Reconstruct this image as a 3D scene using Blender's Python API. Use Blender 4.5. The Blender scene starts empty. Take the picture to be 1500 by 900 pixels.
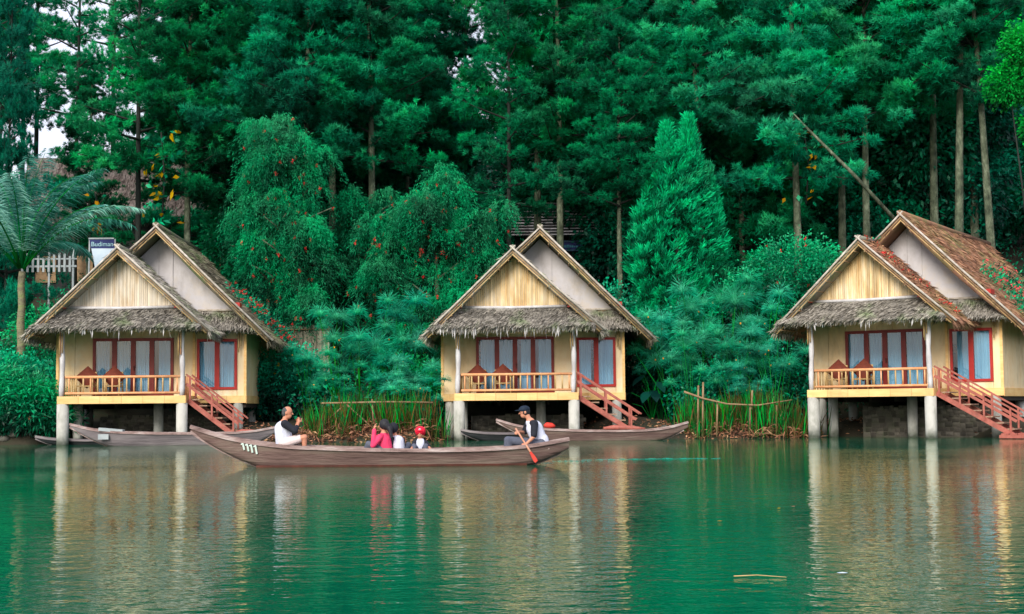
import bpy, math, random
import numpy as np
from mathutils import Vector, Matrix
R = math.radians
scene = bpy.context.scene
COL = scene.collection
F, PITCH, ROLL, CAMH = 2120.0, 0.0703, 0.009, 1.085

def at(px, py, Y):
    """world point seen at photo pixel (px,py) at depth Y (used to read off real positions)"""
    u = (px-750); w = (450-py)
    c, s = math.cos(ROLL), math.sin(ROLL)
    a = u*c + w*s; b = -u*s + w*c
    dx, dy, dz = a/F, math.cos(PITCH)-b/F*math.sin(PITCH), math.sin(PITCH)+b/F*math.cos(PITCH)
    t = Y/dy
    return Vector((dx*t, Y, CAMH+dz*t))

# ------------------------------------------------------------------ materials
def new_mat(name):
    m = bpy.data.materials.new(name); m.use_nodes = True
    nt = m.node_tree; b = nt.nodes['Principled BSDF']
    return m, nt, b
def ND(nt, t, **kw):
    n = nt.nodes.new(t)
    for k, v in kw.items():
        if k in n.inputs: n.inputs[k].default_value = v
        else: setattr(n, k, v)
    return n
def rgb(c): return (c[0], c[1], c[2], 1)
def ramp(nt, cols):
    r = nt.nodes.new('ShaderNodeValToRGB'); e = r.color_ramp.elements
    e[0].position, e[0].color = cols[0][0], rgb(cols[0][1])
    e[1].position, e[1].color = cols[-1][0], rgb(cols[-1][1])
    for p, c in cols[1:-1]:
        k = e.new(p); k.color = rgb(c)
    return r
def mathn(nt, op, a, b=None):
    n = nt.nodes.new('ShaderNodeMath'); n.operation = op
    for i, v in enumerate((a, b)):
        if v is None: continue
        if isinstance(v, (int, float)): n.inputs[i].default_value = v
        else: nt.links.new(v, n.inputs[i])
    return n.outputs[0]
def solid(name, c1, c2, scale=4, rough=.7, bump=.0, stretch=(1,1,1), c3=None, detail=5, tint=0.0, spec=.3, bscale=None):
    """two or three tone mottled surface; tint = how much the per-face 'tint' attribute shifts value"""
    m, nt, b = new_mat(name)
    tc = ND(nt, 'ShaderNodeTexCoord'); mp = ND(nt, 'ShaderNodeMapping'); mp.inputs['Scale'].default_value = stretch
    nt.links.new(tc.outputs['Object'], mp.inputs[0])
    n = ND(nt, 'ShaderNodeTexNoise', Scale=scale, Detail=detail, Roughness=.65); nt.links.new(mp.outputs[0], n.inputs[0])
    cols = [(.3, c1), (.7, c2)] if c3 is None else [(.28, c1), (.5, c2), (.72, c3)]
    r = ramp(nt, cols); nt.links.new(n.outputs[0], r.inputs[0])
    out = r.outputs[0]
    if tint:
        at_ = ND(nt, 'ShaderNodeAttribute', attribute_name='tint')
        v = mathn(nt, 'MULTIPLY_ADD', at_.outputs['Fac'], tint); v.node.inputs[2].default_value = 1-tint*.5
        h = ND(nt, 'ShaderNodeHueSaturation'); nt.links.new(v, h.inputs['Value']); nt.links.new(out, h.inputs['Color']); out = h.outputs[0]
    nt.links.new(out, b.inputs['Base Color'])
    b.inputs['Roughness'].default_value = rough; b.inputs['Specular IOR Level'].default_value = spec
    if bump:
        n2 = ND(nt, 'ShaderNodeTexNoise', Scale=bscale or scale*4, Detail=6); nt.links.new(mp.outputs[0], n2.inputs[0])
        bp = ND(nt, 'ShaderNodeBump', Strength=bump, Distance=.05); nt.links.new(n2.outputs[0], bp.inputs['Height']); nt.links.new(bp.outputs[0], b.inputs['Normal'])
    return m
def leaf_mat(name, dark, mid, light, scale=.35, trans=.28, rnd=.3, rough=.6, spec=.12, hue=.03):
    m, nt, b = new_mat(name)
    a = ND(nt, 'ShaderNodeAttribute', attribute_name='tint')
    tc = ND(nt, 'ShaderNodeNewGeometry')
    n = ND(nt, 'ShaderNodeTexNoise', Scale=scale, Detail=3); nt.links.new(tc.outputs['Position'], n.inputs[0])
    oi = ND(nt, 'ShaderNodeObjectInfo')
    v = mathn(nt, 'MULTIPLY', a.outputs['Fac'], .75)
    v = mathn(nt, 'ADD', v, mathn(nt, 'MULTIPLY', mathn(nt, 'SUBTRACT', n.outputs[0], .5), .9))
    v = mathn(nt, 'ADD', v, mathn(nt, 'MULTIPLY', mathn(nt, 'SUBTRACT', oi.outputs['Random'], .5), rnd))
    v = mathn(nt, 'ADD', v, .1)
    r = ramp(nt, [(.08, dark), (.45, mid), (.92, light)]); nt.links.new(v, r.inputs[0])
    hs = ND(nt, 'ShaderNodeHueSaturation'); nt.links.new(r.outputs[0], hs.inputs['Color'])
    wn = ND(nt, 'ShaderNodeTexWhiteNoise', noise_dimensions='1D'); nt.links.new(oi.outputs['Random'], wn.inputs['W'])
    hv = mathn(nt, 'MULTIPLY_ADD', wn.outputs['Value'], hue); hv.node.inputs[2].default_value = .5-hue*.5; nt.links.new(hv, hs.inputs['Hue'])
    sv = mathn(nt, 'MULTIPLY_ADD', n.outputs[0], .5); sv.node.inputs[2].default_value = .84; nt.links.new(sv, hs.inputs['Saturation'])
    nt.links.new(hs.outputs[0], b.inputs['Base Color'])
    b.inputs['Roughness'].default_value = rough; b.inputs['Specular IOR Level'].default_value = spec
    if trans:
        t = ND(nt, 'ShaderNodeBsdfTranslucent'); nt.links.new(hs.outputs[0], t.inputs[0])
        mx = ND(nt, 'ShaderNodeMixShader'); mx.inputs[0].default_value = trans
        nt.links.new(b.outputs[0], mx.inputs[1]); nt.links.new(t.outputs[0], mx.inputs[2])
        nt.links.new(mx.outputs[0], nt.nodes['Material Output'].inputs[0])
    return m

M = {}
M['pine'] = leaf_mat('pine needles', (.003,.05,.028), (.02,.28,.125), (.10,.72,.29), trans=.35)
M['pine_shaded'] = leaf_mat('shaded pine needles', (.001,.020,.014), (.008,.16,.095), (.03,.40,.21), trans=.35)  # darker copy of the pine needle colours, shade of the wood painted in
M['brush'] = leaf_mat('weeping leaves', (.004,.05,.026), (.026,.26,.115), (.07,.54,.23), scale=.8, hue=0)
M['cypress'] = leaf_mat('cypress spray', (.001,.06,.026), (.008,.32,.135), (.04,.70,.28), scale=.7, hue=0)
M['broad'] = leaf_mat('broad leaves', (.001,.03,.018), (.012,.24,.12), (.05,.62,.28), scale=.8, spec=.3, rough=.45)
M['bright'] = leaf_mat('bright young leaves', (.004,.10,.02), (.01,.32,.07), (.05,.62,.14), scale=1.2)
M['papyrus'] = leaf_mat('papyrus rays', (.006,.10,.065), (.05,.44,.26), (.20,.86,.55), scale=.9, trans=.35)
M['papstem'] = leaf_mat('papyrus stems', (.004,.05,.012), (.012,.20,.04), (.04,.42,.08), scale=1.5)
M['palm'] = leaf_mat('palm leaflets', (.01,.08,.06), (.06,.28,.21), (.40,.72,.60), scale=.6)
M['reed'] = leaf_mat('reed blades', (.16,.085,.03), (.008,.13,.03), (.03,.50,.08), scale=1.6)
M['dry'] = solid('dry reed litter', (.05,.03,.025), (.30,.13,.07), 3, c3=(.50,.32,.16), tint=1.4)
M['taro'] = leaf_mat('dark glossy leaves', (.003,.03,.025), (.008,.07,.05), (.02,.14,.09), spec=.5, rough=.3)
M['yellow'] = leaf_mat('yellow leaves', (.25,.13,.0), (.62,.36,.01), (.8,.55,.03), trans=.4)
M['red'] = solid('red petals', (.55,.01,.02), (.85,.05,.04), 3, tint=.6)
M['pink'] = solid('pink petals', (.62,.03,.06), (.9,.10,.12), 3, tint=.6)
M['orange'] = solid('orange bud', (.7,.2,.01), (.85,.4,.03), 3)
M['whitepetal'] = solid('white petals', (.7,.72,.7), (.85,.85,.85), 3)
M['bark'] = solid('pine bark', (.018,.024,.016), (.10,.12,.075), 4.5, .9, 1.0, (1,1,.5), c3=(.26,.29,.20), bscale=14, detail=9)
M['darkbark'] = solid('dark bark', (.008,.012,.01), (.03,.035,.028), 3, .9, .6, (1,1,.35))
M['palmbark'] = solid('palm trunk', (.10,.085,.06), (.22,.2,.12), 2.5, .85, .7, (1,1,2.5), c3=(.2,.26,.08))
M['hair'] = solid('dark hair', (.008,.008,.012), (.025,.025,.03), 30, .6)
M['greyhair'] = solid('greying hair', (.03,.03,.032), (.10,.10,.10), 30, .7)
M['skin'] = solid('skin', (.50,.20,.12), (.62,.29,.18), 6, .55)
M['thatch'] = solid('weathered thatch', (.05,.05,.032), (.17,.15,.105), .8, .95, .5, c3=(.10,.17,.055), tint=1.1)
M['thatchrust'] = solid('rusty thatch', (.10,.055,.035), (.30,.155,.095), .8, .95, .5, c3=(.15,.17,.06), tint=1.1)
M['thatchgrey'] = solid('grey mossy thatch', (.17,.155,.13), (.33,.30,.255), 1.0, .95, .5, c3=(.13,.22,.06), tint=1.0)
M['matting'] = solid('woven bamboo matting', (.84,.59,.30), (.92,.75,.47), 2.0, .7, .15, (1,1,.4), tint=.3)
M['fascia'] = solid('bamboo fascia', (.78,.44,.15), (.92,.64,.28), 2.5, .65, .1, (.5,.5,3), tint=.35)
M['strip'] = solid('split bamboo strips', (.50,.28,.10), (.72,.52,.27), 1.5, .7, .15, (3,3,.5), c3=(.80,.68,.50), tint=.45)
M['stripgrey'] = solid('greyed bamboo strips', (.50,.34,.18), (.68,.58,.44), 1.5, .7, .15, (3,3,.5), c3=(.70,.64,.56), tint=.35)
M['plaster'] = solid('grey plaster', (.46,.43,.42), (.56,.53,.53), .7, .9, .1, c3=(.62,.52,.38))
M['rail'] = solid('varnished rail', (.72,.30,.13), (.82,.45,.22), 5, .45, .1)
M['pole'] = solid('weathered pole', (.42,.40,.39), (.70,.68,.68), 4, .7, .3, (1,1,.4))
M['barge'] = solid('barge pole', (.30,.25,.19), (.66,.60,.52), 3, .7, .2)
M['tan'] = solid('tan bamboo', (.45,.28,.10), (.66,.46,.22), 4, .6, .15)
M['rafter'] = solid('rafter bamboo', (.20,.12,.06), (.36,.24,.13), 4, .7, .15)
M['concrete'] = solid('concrete pier', (.33,.33,.28), (.48,.47,.42), 3, .9, .25, (1,1,.5), c3=(.55,.54,.49))
M['pinkwood'] = solid('faded red paint', (.30,.07,.05), (.46,.15,.11), 6, .6, .15)
M['tread'] = solid('worn stair tread', (.20,.10,.07), (.44,.30,.2), 8, .8, .2)
M['frame'] = solid('red brown frame', (.16,.016,.012), (.26,.026,.018), 3, .4)
M['window frame'] = solid('red frame', (.36,.02,.015), (.50,.03,.02), 3, .4)
M['darkunder'] = solid('dark boards', (.02,.016,.012), (.04,.032,.025), 3, .9)
M['curtain'] = solid('pale blue curtain', (.15,.42,.62), (.30,.62,.80), 1.2, .85, 0, (3,3,.4))
M['lamp'] = solid('opal lamp glass', (.75,.75,.72), (.8,.8,.78), 3, .3)
M['cushion'] = solid('batik cushion', (.09,.018,.01), (.20,.04,.02), 9, .8)
M['hull'] = solid('weathered hull planks', (.075,.04,.038), (.17,.105,.09), 2.2, .7, .45, (.3,1,3), c3=(.25,.19,.15))
M['hullgrey'] = solid('grey weathered hull', (.10,.085,.09), (.20,.17,.175), 1.6, .7, .35, (.35,1,3), c3=(.30,.27,.26))
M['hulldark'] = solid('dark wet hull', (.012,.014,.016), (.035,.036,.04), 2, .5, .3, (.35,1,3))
M['gunwale'] = solid('worn gunwale', (.10,.055,.048), (.32,.22,.20), 3.5, .7, .3, (.4,1,2), c3=(.56,.48,.45))
M['waterline'] = solid('red waterline paint', (.06,.022,.018), (.15,.045,.032), 3, .6)
M['paintwhite'] = solid('white paint', (.62,.76,.66), (.75,.85,.78), 8, .6)
M['white'] = solid('white cloth', (.60,.62,.74), (.72,.74,.84), 5, .8, .2, bscale=12)
M['black'] = solid('black cloth', (.008,.010,.016), (.018,.02,.03), 5, .8, .2, bscale=12)
M['pinkcloth'] = solid('hot pink cloth', (.72,.03,.11), (.85,.07,.17), 5, .75, .3, bscale=12)
M['redcloth'] = solid('red cloth', (.70,.006,.03), (.80,.015,.05), 5, .75)
M['trouser'] = solid('grey trousers', (.06,.07,.10), (.12,.13,.17), 6, .8, .2)
M['shorts'] = solid('pale shorts', (.66,.52,.50), (.76,.64,.62), 6, .8)
M['navy'] = solid('navy cap', (.003,.010,.024), (.006,.018,.038), 6, .7)
M['paddle'] = solid('paddle wood', (.50,.22,.13), (.66,.34,.22), 4, .5)
M['paddlered'] = solid('red paddle blade', (.45,.03,.02), (.6,.06,.03), 4, .5)
M['phone'] = solid('black phone', (.01,.01,.012), (.02,.02,.022), 3, .2)
M['earth'] = solid('bank soil', (.012,.016,.010), (.045,.038,.024), .8, .95, .5, c3=(.02,.045,.02), detail=8)
M['stone'] = solid('river stone', (.05,.05,.045), (.15,.14,.115), 3, .9, .4)
M['stonewall'] = solid('mortared stone wall', (.045,.042,.036), (.14,.125,.10), 2, .9, .5, c3=(.09,.10,.06), tint=.9)
M['farthatch'] = solid('old brown thatch', (.13,.10,.09), (.26,.21,.19), 1.2, .95, .5, c3=(.32,.27,.25), tint=1.0)
M['shingle'] = solid('pale shingles', (.34,.33,.35), (.58,.56,.60), 1.5, .9, .2, tint=.9)
M['darkwall'] = solid('dark timber wall', (.010,.012,.013), (.028,.028,.028), 1.5, .8)
M['signwhite'] = solid('white banner', (.46,.58,.68), (.60,.70,.80), 1.5, .6)
M['signnavy'] = solid('navy band', (.005,.012,.09), (.008,.02,.13), 1.5, .5)
M['signblue'] = solid('blue sign frame', (.02,.06,.12), (.04,.10,.18), 1.5, .5)
M['signtext'] = solid('pale lettering', (.30,.55,.62), (.42,.66,.72), 3, .5)
M['signtextdim'] = solid('teal lettering', (.03,.20,.28), (.05,.27,.36), 3, .5)
M['whitepaint'] = solid('white painted wood', (.28,.32,.33), (.42,.46,.46), 3, .6)
M['screen'] = solid('bamboo screen', (.20,.19,.13), (.33,.30,.22), 2, .8, .2, (3,3,.5), tint=.7)
M['vest'] = solid('red canvas', (.6,.03,.02), (.72,.08,.05), 6, .7)
M['foamtrash'] = solid('pale blue float', (.5,.6,.75), (.7,.75,.85), 6, .5)
def stain(mn, attr_scale, col, zlo, zhi, amt=.8):
    nt=M[mn].node_tree; b=nt.nodes['Principled BSDF']; src=b.inputs['Base Color'].links[0].from_socket
    g=ND(nt,'ShaderNodeNewGeometry'); sp=ND(nt,'ShaderNodeSeparateXYZ'); nt.links.new(g.outputs['Position'],sp.inputs[0])
    n=ND(nt,'ShaderNodeTexNoise',Scale=attr_scale,Detail=5); nt.links.new(g.outputs['Position'],n.inputs[0])
    z=mathn(nt,'ADD',sp.outputs[2],mathn(nt,'MULTIPLY',mathn(nt,'SUBTRACT',n.outputs[0],.5),(zhi-zlo)*1.6))
    mr=ND(nt,'ShaderNodeMapRange'); nt.links.new(z,mr.inputs[0]); mr.inputs[1].default_value=zlo; mr.inputs[2].default_value=zhi; mr.inputs[3].default_value=amt; mr.inputs[4].default_value=0
    mx=ND(nt,'ShaderNodeMix',data_type='RGBA'); nt.links.new(mr.outputs[0],mx.inputs[0]); nt.links.new(src,mx.inputs[6]); mx.inputs[7].default_value=rgb(col); nt.links.new(mx.outputs[2],b.inputs['Base Color'])
def blotch(mn, scale, col, lo, hi, amt, stretch=(1,1,.35)):
    nt=M[mn].node_tree; b=nt.nodes['Principled BSDF']; src=b.inputs['Base Color'].links[0].from_socket
    g=ND(nt,'ShaderNodeNewGeometry'); mp=ND(nt,'ShaderNodeMapping'); mp.inputs['Scale'].default_value=stretch; nt.links.new(g.outputs['Position'],mp.inputs[0])
    n=ND(nt,'ShaderNodeTexNoise',Scale=scale,Detail=7,Roughness=.7); nt.links.new(mp.outputs[0],n.inputs[0])
    mr=ND(nt,'ShaderNodeMapRange'); nt.links.new(n.outputs[0],mr.inputs[0]); mr.inputs[1].default_value=lo; mr.inputs[2].default_value=hi; mr.inputs[3].default_value=0; mr.inputs[4].default_value=amt
    mx=ND(nt,'ShaderNodeMix',data_type='RGBA'); nt.links.new(mr.outputs[0],mx.inputs[0]); nt.links.new(src,mx.inputs[6]); mx.inputs[7].default_value=rgb(col); nt.links.new(mx.outputs[2],b.inputs['Base Color'])
stain('concrete',3,(.035,.05,.03),.02,.42,.9)
blotch('concrete',2.2,(.16,.17,.13),.5,.72,.7)
blotch('matting',1.6,(.40,.27,.13),.5,.75,.6); blotch('matting',1.0,(.92,.86,.70),.52,.72,.55,(1,1,1))
blotch('plaster',1.3,(.26,.23,.20),.52,.75,.55); blotch('plaster',.5,(.68,.66,.70),.5,.65,.5,(1,1,1))
blotch('fascia',2.4,(.40,.24,.12),.55,.75,.5); blotch('pinkwood',5,(.16,.07,.05),.5,.7,.6,(1,1,1)); blotch('strip',2,(.35,.2,.08),.55,.75,.5); blotch('stripgrey',2,(.30,.2,.1),.55,.75,.5)
# glass
m, nt, b = new_mat('window glass'); M['glass'] = m
g = ND(nt, 'ShaderNodeBsdfGlossy', Roughness=.03); g.inputs[0].default_value = (.8,.9,1,1); tr = ND(nt, 'ShaderNodeBsdfTransparent')
mx = ND(nt, 'ShaderNodeMixShader'); fr = ND(nt, 'ShaderNodeFresnel', IOR=1.5)
nt.links.new(mathn(nt, 'MULTIPLY', fr.outputs[0], 1.3), mx.inputs[0]); nt.links.new(tr.outputs[0], mx.inputs[1]); nt.links.new(g.outputs[0], mx.inputs[2]); nt.links.new(mx.outputs[0], nt.nodes['Material Output'].inputs[0])
# lake water
m, nt, b = new_mat('lake water'); M['water'] = m
tc = ND(nt, 'ShaderNodeNewGeometry')
def wave(scale, sx, sy, detail, rough=.5):
    mp = ND(nt, 'ShaderNodeMapping'); mp.inputs['Scale'].default_value = (sx, sy, 1); nt.links.new(tc.outputs['Position'], mp.inputs[0])
    n = ND(nt, 'ShaderNodeTexNoise', Scale=scale, Detail=detail, Roughness=rough); nt.links.new(mp.outputs[0], n.inputs[0]); return n.outputs[0]
w1, w2, w3 = wave(1.0, 3.6, 4.6, 3.0, .55), wave(1.0, .5, 1.0, 2), wave(1.0, .09, .16, 2)
h = mathn(nt, 'ADD', mathn(nt, 'MULTIPLY', w1, .95), mathn(nt, 'MULTIPLY', w2, .65))
# calmer strip near the far bank and patches of calmer water
sp = ND(nt, 'ShaderNodeSeparateXYZ'); nt.links.new(tc.outputs['Position'], sp.inputs[0])
mr = ND(nt, 'ShaderNodeMapRange'); nt.links.new(sp.outputs[1], mr.inputs[0])
for k, v in zip((1,2,3,4), (36, 48, 1.0, .3)): mr.inputs[k].default_value = v
mr2 = ND(nt, 'ShaderNodeMapRange'); nt.links.new(w3, mr2.inputs[0])
for k, v in zip((1,2,3,4), (.35, .65, .45, 1.3)): mr2.inputs[k].default_value = v
bp = ND(nt, 'ShaderNodeBump', Distance=.05); nt.links.new(h, bp.inputs['Height'])
nt.links.new(mathn(nt, 'MULTIPLY', mathn(nt, 'MULTIPLY', mr.outputs[0], mr2.outputs[0]), .24), bp.inputs['Strength'])
df = ND(nt, 'ShaderNodeBsdfDiffuse'); gl = ND(nt, 'ShaderNodeBsdfGlossy', Roughness=.035); gl.inputs[0].default_value = (.97,1,.90,1)
rc = ramp(nt, [(.3, (.0,.072,.038)), (.7, (.0,.128,.066))]); nt.links.new(w3, rc.inputs[0]); nt.links.new(rc.outputs[0], df.inputs[0])
nt.links.new(bp.outputs[0], df.inputs['Normal']); nt.links.new(bp.outputs[0], gl.inputs['Normal'])
fr = ND(nt, 'ShaderNodeFresnel', IOR=1.33); nt.links.new(bp.outputs[0], fr.inputs['Normal'])
mx = ND(nt, 'ShaderNodeMixShader'); v_=mathn(nt, 'MULTIPLY_ADD', fr.outputs[0], .70); v_.node.inputs[2].default_value=.20; nt.links.new(v_, mx.inputs[0])
nt.links.new(df.outputs[0], mx.inputs[1]); nt.links.new(gl.outputs[0], mx.inputs[2]); nt.links.new(mx.outputs[0], nt.nodes['Material Output'].inputs[0])

# ------------------------------------------------------------------ object helpers
def tag(o, label=None, cat=None, group=None, kind=None):
    if label: o['label'] = label
    if cat: o['category'] = cat
    if group: o['group'] = group
    if kind: o['kind'] = kind
    return o
def empty(name, loc=(0,0,0), rz=0, label=None, cat=None, group=None):
    o = bpy.data.objects.new(name, None); COL.objects.link(o); o.location = loc; o.rotation_euler = (0,0,rz)
    o.empty_display_size = .2
    return tag(o, label, cat, group)
def link(name, me, parent=None, loc=None):
    o = bpy.data.objects.new(name, me); COL.objects.link(o)
    if parent is not None: o.parent = parent
    if loc is not None: o.location = loc
    return o
def np_mesh(name, verts, faces_n, idx, mat, tint=None, smooth=False):
    """verts (N,3); faces all with faces_n corners; idx flat"""
    me = bpy.data.meshes.new(name); verts = np.asarray(verts, np.float32); idx = np.asarray(idx, np.int32).ravel()
    nf = len(idx)//faces_n
    me.vertices.add(len(verts)); me.vertices.foreach_set('co', verts.ravel())
    me.loops.add(len(idx)); me.loops.foreach_set('vertex_index', idx)
    me.polygons.add(nf); me.polygons.foreach_set('loop_start', np.arange(nf, dtype=np.int32)*faces_n)
    if smooth: me.polygons.foreach_set('use_smooth', np.ones(nf, bool))
    if tint is not None:
        a = me.attributes.new('tint', 'FLOAT', 'FACE'); a.data.foreach_set('value', np.asarray(tint, np.float32))
    me.materials.append(mat); me.update(calc_edges=True)
    return me
class MB:
    def __init__(s): s.v=[]; s.f=[]; s.t=[]; s.sm=[]
    def add(s, vs, fs, tint=.5, smooth=False):
        o = len(s.v); s.v += [tuple(v) for v in vs]; s.f += [tuple(i+o for i in f) for f in fs]; s.t += [tint]*len(fs); s.sm += [smooth]*len(fs)
    def box(s, x0,y0,z0,x1,y1,z1, tint=.5):
        vs = [(x,y,z) for z in (z0,z1) for y in (y0,y1) for x in (x0,x1)]
        s.add(vs, [(0,2,3,1),(4,5,7,6),(0,1,5,4),(2,6,7,3),(0,4,6,2),(1,3,7,5)], tint)
    def beam(s, p, q, w, h, tint=.5, up=(0,0,1)):
        p, q = Vector(p), Vector(q); d = (q-p).normalized(); side = d.cross(Vector(up))
        if side.length < 1e-4: side = d.cross(Vector((0,1,0)))
        side.normalize(); u = side.cross(d)
        vs = [c+side*a*w/2+u*b*h/2 for c in (p,q) for a,b in ((-1,-1),(1,-1),(1,1),(-1,1))]
        s.add(vs, [(3,2,1,0),(4,5,6,7),(0,1,5,4),(1,2,6,5),(2,3,7,6),(3,0,4,7)], tint)
    def tube(s, pts, rad, n=8, tint=.5, cap=True):
        pts = [Vector(p) for p in pts]; rad = rad if isinstance(rad, (list,tuple)) else [rad]*len(pts); vs=[]
        ref = Vector((0,0,1))
        d0 = (pts[-1]-pts[0]).normalized()
        if abs(d0.z) > .9: ref = Vector((0,1,0))
        for i, p in enumerate(pts):
            d = (pts[min(i+1,len(pts)-1)]-pts[max(i-1,0)]).normalized(); a = d.cross(ref).normalized(); b = a.cross(d)
            vs += [p+(a*math.cos(t)+b*math.sin(t))*rad[i] for t in (2*math.pi*k/n for k in range(n))]
        fs = [(i*n+k, i*n+(k+1)%n, (i+1)*n+(k+1)%n, (i+1)*n+k) for i in range(len(pts)-1) for k in range(n)]
        o = len(s.v); s.add(vs, fs, tint, True)
        if cap:
            s.f += [tuple(o+k for k in range(n))[::-1], tuple(o+(len(pts)-1)*n+k for k in range(n))]; s.t += [tint]*2; s.sm += [False]*2
    def build(s, name, mat, parent=None, mats=None, loc=None):
        me = bpy.data.meshes.new(name); me.from_pydata(s.v, [], s.f); me.materials.append(mat)
        a = me.attributes.new('tint', 'FLOAT', 'FACE'); a.data.foreach_set('value', np.array(s.t, np.float32))
        me.polygons.foreach_set('use_smooth', np.array(s.sm, bool)); me.update()
        return link(name, me, parent, loc)

def unit(a): return a/np.maximum(np.linalg.norm(a, axis=-1, keepdims=True), 1e-9)
def rdir(rng, n): return unit(rng.normal(size=(n,3)))
def blades(c, d, L, W, rng, tint, curl=0.0):
    """diamond/tri blades: base c, direction d (unit), length L, width W -> quads"""
    n = len(c); L = np.broadcast_to(L, (n,))[:,None]; W = np.broadcast_to(W, (n,))[:,None]
    s = unit(np.cross(d, rdir(rng, n)))
    mid = c + d*L*.5
    tip = c + d*L; tip[:,2] -= curl*L[:,0]
    v = np.stack([c, mid+s*W*.5, tip, mid-s*W*.5], 1).reshape(-1,3)
    return v, np.arange(n*4), np.broadcast_to(tint, (n,))
def needles(c, d, L, W, rng, tint):
    n = len(c); s = unit(np.cross(d, rdir(rng, n)))*np.broadcast_to(W,(n,))[:,None]*.5
    v = np.stack([c+s, c-s, c+d*np.broadcast_to(L,(n,))[:,None]], 1).reshape(-1,3)
    return v, np.arange(n*3), np.broadcast_to(tint, (n,))

# ------------------------------------------------------------------ terrain
SX = [-70,-16.6,-15.9,-10.7,-9.8,-3.2,-2.5,2.7,3.4,9.4,10.1,11.5,15.4,16.6,20,60]
SY = [49,50.0,51.9,51.9,49.6,49.4,52.7,52.7,50.4,49.9,51.6,51.6,49.0,47.0,45,40]
def shore(x): return np.interp(x, SX, SY)
def hill(x, y):
    x = np.asarray(x, float); y = np.asarray(y, float); d = y-shore(x)
    z = np.interp(d, [-6,-.6,0,.5,2.5,7,11,17,30,50,80], [-1.2,-.5,-.06,.32,.5,.9,2.2,5.2,10.5,18,25])
    n = np.sin(x*1.7+y*.6)*.07+np.sin(x*.53-y*1.1+2)*.11+np.sin(x*4.1+y*3.3)*.03
    lf = np.clip((-20-x)/5,0,1)*np.clip((x+58)/6,0,1)
    z = z - lf*np.clip(d-26,0,60)*.26
    return z + n*np.clip(d*.7, 0, 1)
def G(x, y): return float(hill(x, y))
xs = np.concatenate([np.linspace(-70,-24,30), np.arange(-23.6,24,.3), np.linspace(24.4,70,30)])
ys = np.concatenate([np.arange(40,62,.3), np.linspace(62.4,135,60)])
X, Y = np.meshgrid(xs, ys); Z = hill(X, Y)
nx, ny = len(xs), len(ys)
ii = (np.arange(ny-1)[:,None]*nx+np.arange(nx-1)[None,:]).ravel()
o = link('ground', np_mesh('ground', np.stack([X,Y,Z],-1).reshape(-1,3), 4, np.stack([ii,ii+1,ii+1+nx,ii+nx],1), M['earth'], smooth=True)); tag(o, kind='structure')
me = np_mesh('lake_water', [(-160,-60,0),(160,-60,0),(160,75,0),(-160,75,0)], 4, [0,1,2,3], M['water']); tag(link('lake_water', me), kind='structure')
me = np_mesh('far_ground', [(-900,75,-.3),(900,75,-.3),(900,900,-.3),(-900,900,-.3)], 4, [0,1,2,3], M['earth']); tag(link('far_ground', me), kind='structure')

# ------------------------------------------------------------------ vegetation generators
def pine_crown(rng, H, h0, spread, n_br, mat, dens=1.0, side=None):
    C=[]; D=[]; T=[]; limbs=MB()
    for i in range(n_br):
        t = (i+rng.random())/n_br; h = h0+(H-h0)*t
        L = spread*(1-.72*t**1.4)*rng.uniform(.55,1.1)
        az = i*2.399+rng.uniform(-.5,.5); el = rng.uniform(-.12,.28)+.55*t
        d = np.array([math.cos(az)*math.cos(el), math.sin(az)*math.cos(el), math.sin(el)])
        p0 = np.array([0,0,h]); p1 = p0+d*L*.6; p2 = p0+d*L+np.array([0,0,rng.uniform(-.25,.35)])
        limbs.tube([p0,p1,p2],[.05*(1-t)+.03,.03,.012],4,cap=False)
        npad = max(3, int(L*2.7))
        for k in range(npad):
            s = rng.uniform(.28,1.0); base = p0+(p1-p0)*min(1,s/.6) if s<.6 else p1+(p2-p1)*(s-.6)/.4
            ctr = base+rng.normal(size=3)*np.array([.42,.42,.20])*(.5+L*.14)
            rad = rng.uniform(.32,.68); nt_ = int(19*dens)
            q = rdir(rng, nt_)*(rng.random((nt_,1))**.4)*rad*np.array([1,1,.62])
            C.append(ctr+q)
            dd = unit(q/ rad*.9+np.array([0,0,.55])+d*.35+rng.normal(size=(nt_,3))*.2); D.append(dd)
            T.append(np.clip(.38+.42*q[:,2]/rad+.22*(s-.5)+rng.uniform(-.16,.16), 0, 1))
    C=np.concatenate(C); D=np.concatenate(D); T=np.concatenate(T)
    nn=26
    c=np.repeat(C,nn,0); d=np.repeat(D,nn,0); t=np.repeat(T,nn)
    n=len(c); d=unit(d*.75+rdir(rng,n)*.85); c=c+rng.normal(size=(n,3))*.03
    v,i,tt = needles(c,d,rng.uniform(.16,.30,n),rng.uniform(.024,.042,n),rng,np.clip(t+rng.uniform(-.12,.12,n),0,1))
    return np_mesh('pine_crown', v,3,i,mat,tt), limbs
def trunk_mb(rng, H, r0, lean=(0,0), r1=.04, n=10, seg=9, bow=.25):
    mb=MB(); a=rng.uniform(0,6); pts=[]; rad=[]
    for k in range(seg+1):
        t=k/seg; pts.append((lean[0]*t*H+bow*math.sin(t*3.3+a)*t, lean[1]*t*H+bow*.6*math.cos(t*2.7+a)*t, H*t-.25*(k==0))); rad.append((r0*(1-t)+r1*t)*(1.25 if k==0 else 1))
    mb.tube(pts,rad,n); return mb
def mesh_of(mb, mat, name):
    o=mb.build(name,mat); me=o.data; bpy.data.objects.remove(o); return me

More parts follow.
